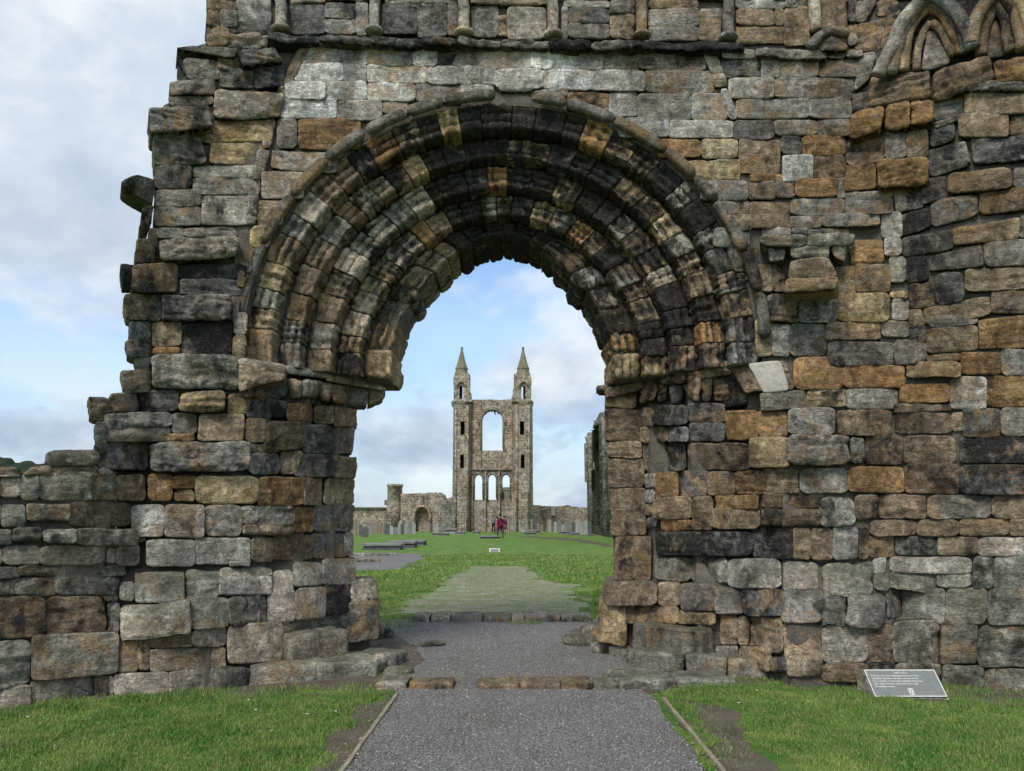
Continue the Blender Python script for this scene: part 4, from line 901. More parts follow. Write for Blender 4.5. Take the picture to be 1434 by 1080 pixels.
blades('grass', [[ground(-60, 1012), ground(-60, 992), ground(170, 972), ground(330, 966), ground(540, 958), ground(545, 968), ground(330, 980), ground(160, 990)], [ground(905, 978), ground(1090, 962), ground(1210, 968), ground(1500, 985), ground(1500, 972), ground(1200, 955), ground(1080, 948), ground(1000, 952)]], 2600, .05, .0025, 'longer weeds at the foot of the wall', [pathp], .12)
blades('grass', strips, 2600, .022, .0022, 'thin grass growing along the bare strips beside the path', [pathp], .05)
wornp = [ground(538, 862), ground(600, 828), ground(640, 802), ground(658, 794), ground(735, 793), ground(765, 812), ground(812, 820), ground(822, 860)]
lawn2 = [[(-4.5, 12.75), (3.2, 12.75), (4.2, 20), (-6.0, 20)]]
blades('grass', lawn2, 2200, .045, .005, 'mown lawn grass just beyond the arch', [wornp], .4)
blades('grass', [wornp], 180, .03, .005, 'sparse grass on the worn path beyond the arch', [], .1)
blades('grass', [[(-8, 20), (6, 20), (9, 34), (-12, 34)]], 320, .055, .012, 'lawn grass farther down the nave', [[ground(470, 776), ground(600, 776), ground(566, 798), ground(470, 800)], wornp], .3)
blades('grass', [[ground(520, 880), ground(590, 880), ground(585, 866), ground(520, 866)], [ground(712, 876), ground(760, 876), ground(755, 871), ground(715, 871)], [ground(530, 956), ground(570, 950), ground(565, 940), ground(520, 945)]], 1800, .05, .003, 'tufts of grass round the path stones', [], 0)
def pebbles(name, poly, n, r0, r1, label):
    P = np.array([(p[0], p[1]) for p in poly]); lo = P.min(0); hi = P.max(0)
    y = hi[1]-(hi[1]-lo[1])*rng.uniform(0, 1, n*3)**.8; x = rng.uniform(lo[0], hi[0], n*3); k = inpoly(x, y, poly) & (y > 4.4); x = x[k][:n]; y = y[k][:n]; n = len(x)
    O = np.array([(1,0,0),(-1,0,0),(0,1,0),(0,-1,0),(0,0,1),(0,0,-1)], float); Fo = np.array([(0,2,4),(2,1,4),(1,3,4),(3,0,4),(2,0,5),(1,2,5),(3,1,5),(0,3,5)])
    r = rng.uniform(r0, r1, n)**1.0; a = rng.uniform(0, 6.28, n)
    V = O[None]*r[:, None, None]*rng.uniform(.6, 1.3, (n, 6, 1)); V[..., 2] *= .6
    c, s = np.cos(a), np.sin(a); vx = V[..., 0]*c[:, None]-V[..., 1]*s[:, None]; vy = V[..., 0]*s[:, None]+V[..., 1]*c[:, None]
    V = np.stack([vx+x[:, None], vy+y[:, None], V[..., 2]+.009+r[:, None]*.2], -1).reshape(-1, 3)
    Fq = (Fo[None]+(np.arange(n)*6)[:, None, None]).reshape(-1, 3)
    me = mesh_from(name, V, Fq, False, [M_PEBBLE]); add_attr(me, rng.uniform(0, 1, n), 6); return tag(obj(name, me), label, None, None, 'stuff')
pebbles('gravel', g2, 60000, .003, .0085, 'loose grey gravel on the path')
pebbles('gravel', [ground(430, 1110), ground(540, 970), ground(500, 930), ground(540, 880), ground(840, 880), ground(900, 925), ground(940, 975), ground(1050, 1110)], 1500, .006, .016, 'larger stray gravel stones on and beside the path')
# daisies
dm = MB(); dpts = [(38, 1010), (348, 986), (358, 1000), (430, 1006), (380, 1030), (1035, 990), (1060, 972), (470, 1002), (1328, 985), (560, 830), (600, 815), (838, 842), (842, 848), (590, 800), (655, 830), (705, 838), (830, 800), (790, 790), (640, 770)]
for x, y in dpts:
    p = ground(x, y); r = .011 if y > 900 else .02
    dm.lathe((p[0], p[1], .03), [(r*.4, 0), (r, .004), (r*.9, .007), (.001, .008)], 8)
tag(dm.build('daisies', M_WHITE), 'scattered white daisies in the grass', kind='stuff')

# ================================================================ far ruins
def wall_poly(name, outline, holes, y, thick, mat, parent, X=True, smooth=False, color=None):
    """vertical slab: outline and holes as (x, z) lists in the plane at distance y, real openings"""
    loops = [outline]+list(holes); flatv = [Vector((a, b, 0)) for lp in loops for a, b in lp]
    tri = tessellate_polygon([[Vector((a, b, 0)) for a, b in lp] for lp in loops]); n = len(flatv)
    V = [(v.x, y, v.y) for v in flatv]+[(v.x, y+thick, v.y) for v in flatv]; Fc = [tuple(t) for t in tri]+[tuple(i+n for i in reversed(t)) for t in tri]
    b = 0
    for lp in loops:
        m_ = len(lp)
        for i in range(m_): j = (i+1) % m_; Fc.append((b+i, b+j, b+j+n, b+i+n))
        b += m_
    me = mesh_from(name, V, Fc, False, [mat]); bm = bmesh.new(); bm.from_mesh(me); bmesh.ops.recalc_face_normals(bm, faces=bm.faces[:]); bm.to_mesh(me); bm.free()
    return obj(name, me, parent, color)
def pz(px, py, Y): p = at(px, py, Y); return (p[0], p[2])
def archhole(x0, x1, ybot, yspr, ytop, Y, pointed=False, n=9):
    pts = [pz(x0, ybot, Y), pz(x1, ybot, Y)]; m_ = (x0+x1)/2; h = (x1-x0)/2
    for i in range(n+1):
        a = math.pi*i/n; c, s = math.cos(a), math.sin(a)
        if pointed: s = (1-abs(c)**1.4)
        pts.append(pz(m_+h*c, yspr-(yspr-ytop)*s, Y))
    return pts
YG = 86.0
gab = thing('east_gable', 'tall ruined gable with two spired turrets and a great open window at the far end', 'ruin', (0, 0, 0))
# centre wall with the great window and three lower windows
top = [pz(656, 748, YG), pz(724, 748, YG), pz(724, 560, YG), pz(715, 559.2, YG), pz(700, 560.3, YG), pz(688, 559.3, YG), pz(672, 560, YG), pz(656, 560, YG)]
wall_poly('gable_wall', top, [archhole(675, 704, 631, 588, 574, YG)]+[archhole(a, b, 700, 672, 664.5, YG) for a, b in ((664.5, 676), (683.5, 695), (703, 714.5))], YG, 1.3, M_GABLE, gab)
def band(x0, x1, y0, y1, Y, dep, mat, name, par):
    a = pz(x0, y1, Y); b = pz(x1, y0, Y); m = MB(); m.box((a[0], Y-dep, a[1]), (b[0], Y-.01, b[1])); return m.build(name, mat, par)
band(658, 722, 656.5, 658, YG, .25, M_GABLE, 'string_course', gab)
for x in (661.5, 679.8, 699, 717.5): band(x-1.2, x+1.2, 660, 746, YG, .35, M_GABLE_RED if x < 665 or x > 715 else M_GABLE, 'pilaster', gab)
band(662, 674, 560, 657, YG, .18, M_GABLE_RED, 'pilaster', gab); band(705.5, 718, 575, 657, YG, .18, M_GABLE_RED, 'pilaster', gab)
def arch_roll(x0, x1, yspr, ytop, grow, Y, rad, name, par, legs=0, mat=M_GABLE):
    m_ = (x0+x1)/2; h = (x1-x0)/2+grow; P = []
    if legs: P.append(at(m_-h, yspr+legs, Y-.15))
    for i in range(13):
        a = math.pi*(1-i/12); P.append(at(m_+h*math.cos(a), yspr-(yspr-ytop+grow)*math.sin(a), Y-.15))
    if legs: P.append(at(m_+h, yspr+legs, Y-.15))
    mb = MB(); mb.tube(P, rad, 6); return mb.build(name, mat, par, True)
arch_roll(675, 704, 588, 574, 3.6, YG, .17, 'hood_mould', gab, 8); arch_roll(675, 704, 588, 574, 1.2, YG, .14, 'hood_mould', gab, 40)
for a, b in ((664.5, 676), (683.5, 695), (703, 714.5)): arch_roll(a, b, 672, 664.5, 1.3, YG, .16, 'hood_mould', gab, 26, M_GREYWALL)
# broken tracery hanging in the great window
for x0, y0, x1, y1 in ((681, 577, 679.5, 581), (691, 574.5, 694, 581), (688, 574.5, 688.5, 577.5), (698, 577, 697, 580.5)):
    mb = MB(); mb.tube([at(x0, y0-1, YG+.5), at((x0+x1)/2+.4, (y0+y1)/2, YG+.5), at(x1, y1, YG+.5)], [.14, .09, .05], 5); mb.build('broken_tracery', M_GREYWALL, gab)
def turret(sx):
    f = (lambda x: x) if sx < 0 else (lambda x: 689.4*2-x)
    par = bpy.data.objects.new('turret', None); col.objects.link(par); par.parent = gab
    Yt = YG-1.0; W0, W1 = sorted((f(633), f(660)))
    I0, I1 = sorted((f(638.5), f(654.5)))
    sl = [(sorted((f(644.8), f(650.8))), 609, 590), (sorted((f(644.3), f(649.6))), 656, 637)]
    holes = [[pz(a, yb, Yt), pz(b, yb, Yt), pz(b, yt, Yt), pz(a, yt, Yt)] for (a, b), yb, yt in sl]
    wall_poly('turret_face', [pz(I0-1, 748, Yt), pz(I1+1, 748, Yt), pz(I1, 690, Yt), pz(I1, 567, Yt), pz(I0, 567, Yt), pz(I0, 690, Yt)], holes, Yt, .7, M_GABLE, par)
    # body behind and beside the face, hollow behind the slits
    a = pz(W0, 748, YG); b = pz(W1, 567, YG); i0 = pz(I0, 748, Yt)[0]; i1 = pz(I1, 748, Yt)[0]
    m = MB()
    m.add([(a[0], YG-.3, a[1]), (i0-.02, Yt+.05, a[1]), (i0-.02, Yt+3, a[1]), (a[0], Yt+3, a[1]), (a[0], YG-.3, b[1]), (i0-.02, Yt+.05, b[1]), (i0-.02, Yt+3, b[1]), (a[0], Yt+3, b[1])], [(0,1,5,4),(1,2,6,5),(2,3,7,6),(3,0,4,7),(4,5,6,7)])
    m.build('turret_side', M_GREYWALL if sx < 0 else M_GABLE_RED, par)
    m = MB(); m.add([(b[0], YG-.3, a[1]), (i1+.02, Yt+.05, a[1]), (i1+.02, Yt+3, a[1]), (b[0], Yt+3, a[1]), (b[0], YG-.3, b[1]), (i1+.02, Yt+.05, b[1]), (i1+.02, Yt+3, b[1]), (b[0], Yt+3, b[1])], [(0,4,5,1),(1,5,6,2),(2,6,7,3),(3,7,4,0),(4,7,6,5)])
    m.build('turret_side', M_GABLE_RED if sx < 0 else M_GABLE, par)
    m = MB(); m.box((i0, Yt+2.6, a[1]), (i1, Yt+3, b[1])); m.box((i0, Yt+.72, b[1]-.5), (i1, Yt+2.6, b[1]-.05)); m.build('turret_back', M_GREYWALL, par)
    # thin shafts on the angles
    for x in (638.3, 654.8): 
        mb = MB(); mb.tube([at(f(x), 746, Yt-.05), at(f(x), 650, Yt-.05), at(f(x), 568, Yt-.05)], .13, 6); mb.build('angle_shaft', M_GABLE, par, True)
    # corbelled cornice and belfry with its opening
    c0, c1 = sorted((f(631.8), f(659.5))); m_ = (c0+c1)/2; cm = at(m_, 566, YG); w_ = abs(pz(c1, 566, YG)[0]-pz(c0, 566, YG)[0])/2
    ztop = lambda y: pz(m_, y, YG)[1]
    m = MB(); m.lathe((cm[0], YG+.4, 0), [(w_*.98, ztop(569)), (w_*1.08, ztop(566)), (w_*1.08, ztop(563.5)), (w_*.98, ztop(561))], 8); m.build('cornice', M_SPIRE, par)
    b0, b1 = sorted((f(634.5), f(658.5))); o0, o1 = sorted((f(643), f(648.5)))
    outl = [pz(b0, 562, Yt), pz(b1, 562, Yt)]+([pz(f(655), 531, Yt), pz(f(654), 524, Yt)] if sx < 0 else [pz(f(634), 531, Yt), pz(f(636), 524, Yt)])
    if sx < 0: outl = [pz(635, 562, Yt), pz(661.5, 562, Yt), pz(659.5, 550, Yt), pz(657.8, 545, Yt), pz(657.2, 531, Yt), pz(655, 522, Yt), pz(637, 522, Yt), pz(634, 531, Yt), pz(635, 540, Yt)]
    else: outl = [pz(743.8, 562, Yt), pz(744.3, 540, Yt), pz(744.8, 531, Yt), pz(742, 522, Yt), pz(722, 522, Yt), pz(721, 531, Yt), pz(720.5, 541, Yt), pz(718, 546, Yt), pz(718, 552, Yt), pz(716, 558, Yt), pz(716.3, 562, Yt)]
    wall_poly('belfry', outl, [[pz(o0, 558, Yt), pz(o1, 558, Yt), pz(o1, 540, Yt), pz(o0, 540, Yt)]], Yt+.3, .7, M_GABLE, par)
    # the side walls and partly open back of the belfry
    xx0, xx1 = outl[0][0], outl[-1][0]
    x0_, x1_ = sorted((pz(635.2 if sx < 0 else 719.5, 550, Yt)[0], pz(657 if sx < 0 else 743.5, 550, Yt)[0]))
    m = MB(); m.box((x0_, Yt+.98, ztop(562)), (x0_+.35, Yt+2.4, ztop(524))); m.build('belfry_side', M_GABLE, par)
    m = MB(); m.box((x1_-.35, Yt+.98, ztop(562)), (x1_, Yt+2.4, ztop(524))); m.build('belfry_side', M_GABLE, par)
    mid = (pz(o0, 550, Yt)[0]+pz(o1, 550, Yt)[0])/2
    m = MB()
    if sx < 0: m.box((x0_+.36, Yt+2.05, ztop(562)), (mid, Yt+2.4, ztop(524)))
    else: m.box((mid, Yt+2.05, ztop(562)), (x1_-.36, Yt+2.4, ztop(524)))
    m.build('belfry_back', M_GREYWALL, par)
    arch_roll(o0-2, o1+2, 540, 535, 1.0, Yt+.25, .12, 'hood_mould', par)
    cx_ = at(f(646.2), 515, YG)[0]; k = YG/1095*1.0
    m = MB(); m.lathe((cx_, YG+.4, 0), [(10.4*k, ztop(526)), (10.9*k, ztop(524.5)), (10.3*k, ztop(521.5)), (9.3*k, ztop(520.5)), (9.1*k, ztop(517)), (9.8*k, ztop(516.5)), (9.6*k, ztop(514.5)), (8.6*k, ztop(514))], 8); m.build('spire_base', M_SPIRE, par)
    m = MB(); m.lathe((cx_, YG+.4, 0), [(8.8*k, ztop(514.5)), (5.2*k, ztop(503)), (1.6*k, ztop(489.5)), (1.2*k, ztop(488.5))], 8)
    m.build('spire', M_SPIRE, par)
    m = MB(); m.lathe((cx_, YG+.4, 0), [(1.3*k, ztop(489)), (2.0*k, ztop(488)), (2.0*k, ztop(486)), (1.0*k, ztop(485))], 8); m.build('finial', M_GREYWALL, par)
turret(-1); turret(1)
# squat yellowish tower seen through the right-hand lower window
ft = thing('round_tower', 'small yellowish stone tower seen through the far gable window', 'tower', at(710, 745, 104)*np.array((1, 1, 0)))
m = MB(); m.lathe((0, 0, 0), [(1.25, 0), (1.2, 5.0), (1.28, 5.1), (1.28, 5.45), (1.1, 5.5)], 14); m.build('tower_wall', M_SPIRE, ft)
m = MB(); m.box((-.85, -1.32, 3.4), (-.45, -1.0, 4.9)); m.build('window', flat('dark_opening', (.012, .011, .010)), ft)
def jagged(pts, amp, seed, step=3.0):
    out = []; 
    for i in range(len(pts)-1):
        (x0, y0), (x1, y1) = pts[i], pts[i+1]; n = max(1, int(abs(x1-x0)/step))
        for j in range(n): out.append((x0+(x1-x0)*j/n, y0+(y1-y0)*j/n+amp*float(vnoise(np.array([[(x0+j)*1.7+seed, seed, 0]]))[0])))
    return out+[pts[-1]]
def ruin_wall(name, label, cat, toppx, ybase, Y, thick, mat, holes=(), part='wall_face', amp=.5):
    t = thing(name, label, cat); o = [pz(x, y, Y) for x, y in jagged(toppx, amp, Y)]
    out = [pz(toppx[-1][0], ybase, Y), pz(toppx[0][0], ybase, Y)]+o
    out = [(a, max(b, -.05)) for a, b in out]
    wall_poly(part, out, holes, Y, thick, mat, t)
    return t
lw = ruin_wall('precinct_wall', 'low long far wall with flat coping on the left of the turreted ruin', 'wall', [(440, 711.5), (500, 711.5), (541, 712)], 748, 92, 1.0, M_GABLE, amp=.1)
band(440, 541, 710.3, 712, 92, .3, M_SPIRE, 'coping', lw)
tw = thing('round_turret', 'round stone turret stub standing left of the far ruined wall', 'tower', at(551.5, 748, 90)*np.array((1, 1, 0)))
hz = pz(551, 678, 90)[1]
m = MB(); m.lathe((0, 0, 0), [(.92, 0), (.88, hz*.5), (.84, hz-.35), (.95, hz-.3), (.95, hz-.05), (.7, hz)], 16); m.build('turret_wall', M_GABLE, tw, True)
for a_, b_ in (((-1.15, -.2, hz*.55), (-.8, .3, hz*.66)), ((-1.1, -.1, hz*.37), (-.82, .2, hz*.42))):
    m = MB(); m.box(a_, b_); m.build('corbel', M_GREYWALL, tw)
rw = ruin_wall('ruined_wall', 'broken rubble wall with a blocked pointed archway left of the far gable', 'wall', [(561, 692), (575, 691), (598, 691), (600, 689.5), (617, 690), (622, 693), (625, 699), (633, 696)], 748, 88.5, 1.6, M_GABLE, [archhole(581, 601, 748.0, 722, 710, 88.5, True)])
m = MB(); a = pz(580, 748, 88.5); b = pz(602, 708, 88.5); m.box((a[0], 89.3, 0), (b[0], 89.9, b[1])); m.build('arch_blocking', M_GABLE_RED, rw)
arch_roll(581, 601, 722, 710, 1.2, 88.5, .2, 'arch_ring', rw, 20, M_GABLE_RED)
m = MB(); a = at(591, 700, 88.4); m.box((a[0]-.15, 88.25, a[2]-.5), (a[0]+.15, 88.49, a[2]+.5)); m.build('blocked_slit', M_GREYWALL, rw)
m = MB(); a = pz(618, 748, 88); b = pz(634, 701, 88); m.box((a[0], 87.6, 0), (b[0], 88.45, b[1])); m.build('buttress', M_GREYWALL, rw)
w2 = ruin_wall('precinct_wall', 'long weathered far wall on the right of the gable behind the pale gravestones', 'wall', [(744, 707), (760, 708.5), (775, 709.5), (790, 708.5), (796, 706.8), (801, 709.5), (815, 710.5), (880, 713)], 748, 96, 1.0, M_GABLE_RED)
for x, y0, y1, wx in ((757, 713, 719, 3), (772, 709, 722, 5), (761, 722, 727, 2)):
    a = pz(x, y1, 95.9); b = pz(x+wx, y0, 95.9); m = MB(); m.box((a[0], 95.75, a[1]), (b[0], 95.99, b[1])); m.build('wall_monument', simple_noise_mat('pale_monument', (.38, .35, .30), (.5, .47, .42), 2) if x == 772 else M_GREYWALL, w2)
# south nave wall receding on the right
sw = thing('nave_wall', 'tall grey ruined nave wall receding behind the right jamb of the arch', 'wall')
def side_panel(x, y0, y1, prof, mat, name, thick=1.2):
    V = []; n = len(prof)
    pts = [(y0, 0), (y1, 0)]+[(y1-(y1-y0)*i/(n-1), z) for i, z in enumerate(prof)]
    tri = tessellate_polygon([[Vector((a, b, 0)) for a, b in pts]]); k = len(pts)
    V = [(x, a, b) for a, b in pts]+[(x+thick, a, b) for a, b in pts]
    Fc = [tuple(t) for t in tri]+[tuple(i+k for i in reversed(t)) for t in tri]+[(i, (i+1) % k, (i+1) % k+k, i+k) for i in range(k)]
    return obj(name, mesh_from(name, V, Fc, False, [mat]), sw)
side_panel(8.0, 44, 81, [9.3, 10.0, 9.8, 10.8, 11.0, 10.6, 11.2, 11.3, 10.8, 11.0, 10.4, 10.6, 9.9, 9.4], M_GREYWALL, 'wall_face')
for i, y in enumerate(np.linspace(47, 80.6, 18)):
    m = MB(); m.lathe((7.95-.1*(i % 3 == 0), y, 0), [(.34 if i % 3 == 0 else .2, 0), (.32 if i % 3 == 0 else .18, 9.2+random.uniform(-1, 1.2)), (.36, 9.9)], 8); m.build('wall_shaft', M_GREYWALL, sw, True)
m = MB(); m.box((7.6, 80.2, 5.2), (7.98, 81.2, 9.2)); m.build('buttress_stub', M_GREYWALL, sw)
for y in np.linspace(49, 79, 9):
    mb = MB(); P = [(7.9, y-.9, 4.2), (7.9, y-.9, 6.2)]+[(7.9, y-.9*math.cos(a), 6.2+.9*math.sin(a)) for a in np.linspace(.4, 2.7, 6)]+[(7.9, y+.9, 6.2), (7.9, y+.9, 4.2)]
    R_ = [[(p[0]-.1, p[1], p[2]-.1), (p[0]+.1, p[1], p[2]-.1), (p[0]+.1, p[1], p[2]+.1), (p[0]-.1, p[1], p[2]+.1)] for p in P]; mb.rings(R_); mb.build('blind_arch', M_GREYWALL, sw)
print('far', time.time()-T0)
# ---------------------------------------------------------------- gravestones
M_GS = [simple_noise_mat('gravestone_grey', (.15, .15, .14), (.25, .25, .235), 2.5, 5, .4, .02), simple_noise_mat('gravestone_dark', (.07, .075, .08), (.13, .13, .13), 2.5, 5, .4, .02),
        simple_noise_mat('gravestone_brown', (.17, .15, .11), (.28, .24, .18), 2.5, 5, .4, .02), simple_noise_mat('gravestone_pale', (.24, .245, .24), (.38, .38, .36), 2.5, 5, .4, .02)]
GN = ['grey', 'dark', 'brown', 'pale']
def gravestone(x0, x1, ytop, ybase, ci, shape, label, group):
    p = ground((x0+x1)/2, ybase); Y = p[1]; w_ = (x1-x0)*Y/1095; h = pz(0, ytop, Y)[1]
    m = MB(); n = 10; out = [(-w_/2, 0), (w_/2, 0)]
    if shape == 'flat': out += [(w_/2, h), (-w_/2, h)]
    elif shape == 'round': out += [(w_/2*math.cos(a), h-w_/2*.7+w_/2*.7*math.sin(a)) for a in np.linspace(0, math.pi, n)]
    elif shape == 'point': out += [(w_/2, h*.8), (0, h), (-w_/2, h*.8)]
    elif shape == 'shoulder': out += [(w_/2, h*.82), (w_*.32, h*.84)]+[(w_*.32*math.cos(a), h*.84+h*.16*math.sin(a)) for a in np.linspace(.2, math.pi-.2, 6)]+[(-w_*.32, h*.84), (-w_/2, h*.82)]
    t = .16; m.rings([[(x, -t/2, z) for x, z in out], [(x, t/2, z) for x, z in out]]); o = m.build('gravestone', M_GS[ci]); o.location = (p[0], Y, 0)
    o.rotation_euler = (random.uniform(-.05, .05), random.uniform(-.04, .04), random.uniform(-.15, .15)); tag(o, label, 'gravestone', group)
LEFT = [(492, 499, 728, 750, 2, 'flat'), (499.5, 503, 732, 749, 2, 'round'), (503, 507.5, 735, 750, 1, 'round'), (506.5, 515.5, 738, 752, 1, 'round'), (516, 522, 732, 749, 0, 'round'), (522.5, 529, 730, 747.5, 2, 'flat'), (529, 533, 731, 747, 2, 'flat'), (533.5, 538, 735, 748, 2, 'shoulder'),
        (538.5, 545, 733, 748.5, 1, 'flat'), (546, 551, 737, 749, 3, 'round'), (550.5, 557, 738, 750, 0, 'round'), (556.5, 561, 731, 748, 3, 'shoulder'), (561, 566, 733, 748, 1, 'round'), (566, 571, 733, 748, 3, 'round'), (570.5, 576, 731, 748.5, 0, 'flat'), (576, 582, 731, 748, 3, 'shoulder'),
        (586, 591, 735, 746, 2, 'round'), (596, 602, 732, 746, 2, 'round'), (602.5, 605, 734, 746, 1, 'flat'), (608, 614, 731, 747.5, 3, 'point'), (541, 547, 731, 745, 3, 'flat'), (559, 563, 729, 745, 3, 'flat')]
for i, (a, b, c, d, ci, sh) in enumerate(LEFT):
    nb = 'next to the near left pier' if a < 512 else 'in front of the low far wall' if a < 541 else 'below the round turret' if a < 562 else 'before the ruined wall' if a < 584 else 'in front of the blocked arch'
    shp = dict(flat='flat-topped', round='round-topped', point='pointed', shoulder='shouldered')[sh]
    od = ['first', 'second', 'third', 'fourth', 'fifth', 'sixth', 'seventh', 'eighth', 'ninth', 'tenth', 'eleventh', 'twelfth', 'thirteenth', 'fourteenth', 'fifteenth', 'sixteenth', 'seventeenth', 'eighteenth', 'nineteenth', 'twentieth']
    lb = '%s %s gravestone %s, %s from the left' % (GN[ci], shp, nb, od[i]) if i < 20 else '%s flat-topped gravestone peeping out behind the front row, the %s one' % (GN[ci], 'left' if i == 20 else 'right')
    gravestone(a, b, c, d, ci, sh, lb, 'gravestones left of the far gable')
RIGHT = [(752, 756, 733, 746, 0, 'round'), (757, 760, 735, 746, 2, 'flat'), (776, 780, 731, 746, 3, 'round'), (781, 785, 728, 746, 0, 'flat'), (786, 790, 734, 747, 3, 'shoulder'), (790.5, 795, 730, 746.5, 0, 'flat'), (795.5, 800, 728.5, 747, 0, 'flat'), (801, 805.5, 732, 748, 1, 'flat'),
         (806, 811, 727, 748, 3, 'flat'), (811.5, 817, 731, 748.5, 3, 'round'), (817.5, 823, 729, 749, 3, 'flat'), (824, 828.5, 729, 750.5, 1, 'flat'), (768, 772, 726, 745, 3, 'point'), (765, 768, 728, 745, 2, 'flat')]
for i, (a, b, c, d, ci, sh) in enumerate(RIGHT):
    nb = 'just right of the far gable' if a < 775 else 'before the long far wall' if a < 800 else 'close to the receding nave wall'
    shp = dict(flat='flat-topped', round='round-topped', point='pointed', shoulder='shouldered')[sh]
    gravestone(a, b, c, d, ci, sh, '%s %s gravestone %s, %s from the right' % (GN[ci], shp, nb, ['twelfth', 'eleventh', 'tenth', 'ninth', 'eighth', 'seventh', 'sixth', 'fifth', 'fourth', 'third', 'second', 'first', 'thirteenth', 'fourteenth'][i]), 'gravestones right of the far gable')
# table tombs and slabs
def tomb(name, label, x0, x1, yb, yt, dep, ci, cat='tomb'):
    a = ground(x0, yb); b = ground(x1, yb); h = pz(x0, yt, a[1])[1]; h = max(h, .12); t = thing(name, label, cat, ((a[0]+b[0])/2, a[1], 0)); w_ = (b[0]-a[0])/2
    m = MB(); m.box((-w_*.97, .06, 0), (w_*.97, dep-.06, h*.38)); m.build('base', M_GS[ci], t)
    m = MB(); m.box((-w_*.92, .12, h*.38), (w_*.92, dep-.12, h*.62)); m.build('side', M_GS[1], t)
    m = MB(); V = []
    m.rings([[(-w_, 0, h*.62), (w_, .02, h*.62), (w_*1.01, dep, h*.62), (-w_, dep, h*.62)], [(-w_, 0, h*.94), (w_, 0, h*.9), (w_, dep, h*.96), (-w_*.99, dep, h)]]); m.build('top_slab', M_GS[0], t)
tomb('grave_platform', 'long low dark stone platform on the lawn, the nearer and lower left one', 506, 561, 770.5, 761.5, 1.3, 1); tomb('grave_platform', 'low dark stone platform behind and joining the right end of the long one', 541, 580, 767.5, 758, 1.6, 1)
tomb('grave_platform', 'narrow low stone platform at the far right end of the platform group', 572, 593, 764, 757, 1.8, 1)
tomb('grave_slab', 'broad low stone grave slab beside the walking person', 672, 699, 754.5, 751, 2.4, 1, 'grave slab')
for i, (x0, x1, yb, yt, lb) in enumerate(((605, 616, 750.5, 746, 'reddish low box tomb before the buttress'), (616, 627, 750.5, 746.5, 'second low box tomb, right of the reddish one'), (622, 640, 747.5, 740, 'pale table tomb at the foot of the left turret'), (636, 650, 749, 745, 'collapsed pale tomb right of the table tomb'),
                                          (662, 671, 747.5, 744, 'small low tomb in front of the gable centre'), (733, 752, 749.5, 745, 'heap-like low tomb at the foot of the right turret'), (738, 757, 748, 742, 'grey table tomb just behind the right-hand low tomb'), (784, 800, 748.5, 744, 'low grey tomb among the right gravestones'), (800, 812, 750, 746, 'low dark tomb nearest the nave wall'), (822, 834, 750.8, 748.6, 'pale flat slab at the foot of the nave wall'))):
    tomb('box_tomb' if i < 9 else 'flat_slab', lb, x0, x1, yb, yt, 1.5, 2 if i == 0 else 3 if i in (2, 3, 9) else 0)
a = ground(480, 778); b = ground(560, 777)
for x0, x1, y, lb in ((470, 560, 779, 'long straight stone footing line along the back of the gravel patch'), (470, 532, 788, 'shorter stone footing line across the gravel patch')):
    slabthing('stone_footing', lb, (ground(x0, y), ground(x1, y-.6)), .35, .12, 'n', cat='footing')
# small white marker on the lawn
p = ground(692.5, 773.5); mk = thing('lawn_marker', 'small white-framed marker plate lying on the lawn', 'marker', (p[0], p[1], 0))
m = MB(); m.rings([[(-.24, 0, .01), (.24, 0, .01), (.24, .16, .17), (-.24, .16, .17)], [(-.24, .03, .0), (.24, .03, .0), (.24, .2, .16), (-.24, .2, .16)]]); m.build('frame', M_WHITE, mk)
m = MB(); m.rings([[(-.19, -.004, .04), (.19, -.004, .04), (.19, .1, .145), (-.19, .1, .145)], [(-.19, .01, .04), (.19, .01, .04), (.19, .12, .14), (-.19, .12, .14)]]); m.build('panel', M_SIGN, mk)
# wire fence line beside the gable
for i, x in enumerate(range(712, 752, 8)):
    p = ground(x, 747.3); m = MB(); m.box((p[0]-.04, p[1]-.04, 0), (p[0]+.04, p[1]+.04, 1.35)); 
    if i == 0: fence = thing('post_fence', 'thin pale post and rail fence at the foot of the gable', 'fence')
    m.build('post', M_GS[3] if i % 2 == 0 else M_GS[0], fence)
m = MB(); a = ground(712, 747.3); b = ground(744, 747.3); m.box((a[0], a[1]-.03, 1.28), (b[0], a[1]+.03, 1.36)); m.build('rail', M_GS[0], fence)
# distant wooded rise at far left
m = MB(); pts = []; pts2 = []
V = []; Fc = []; nx = 120
for j in range(4):
    for i in range(nx):
        x = -190+i*1.0; prof = (min(1, (i+1)/20)*min(1, (nx-i)/30))*14+3.0*float(vnoise(np.array([[i*.05, 3, 0]]))[0])+1.0*float(vnoise(np.array([[i*.6, 7, 0]]))[0])
        V.append((x, 170+j*10, (-1, prof*.75, prof, -1)[j]))
for j in range(3):
    for i in range(nx-1): Fc.append((j*nx+i, j*nx+i+1, (j+1)*nx+i+1, (j+1)*nx+i))
tag(obj('wooded_hill', mesh_from('wooded_hill', V, Fc, True, [M_HILL])), None, kind='structure')

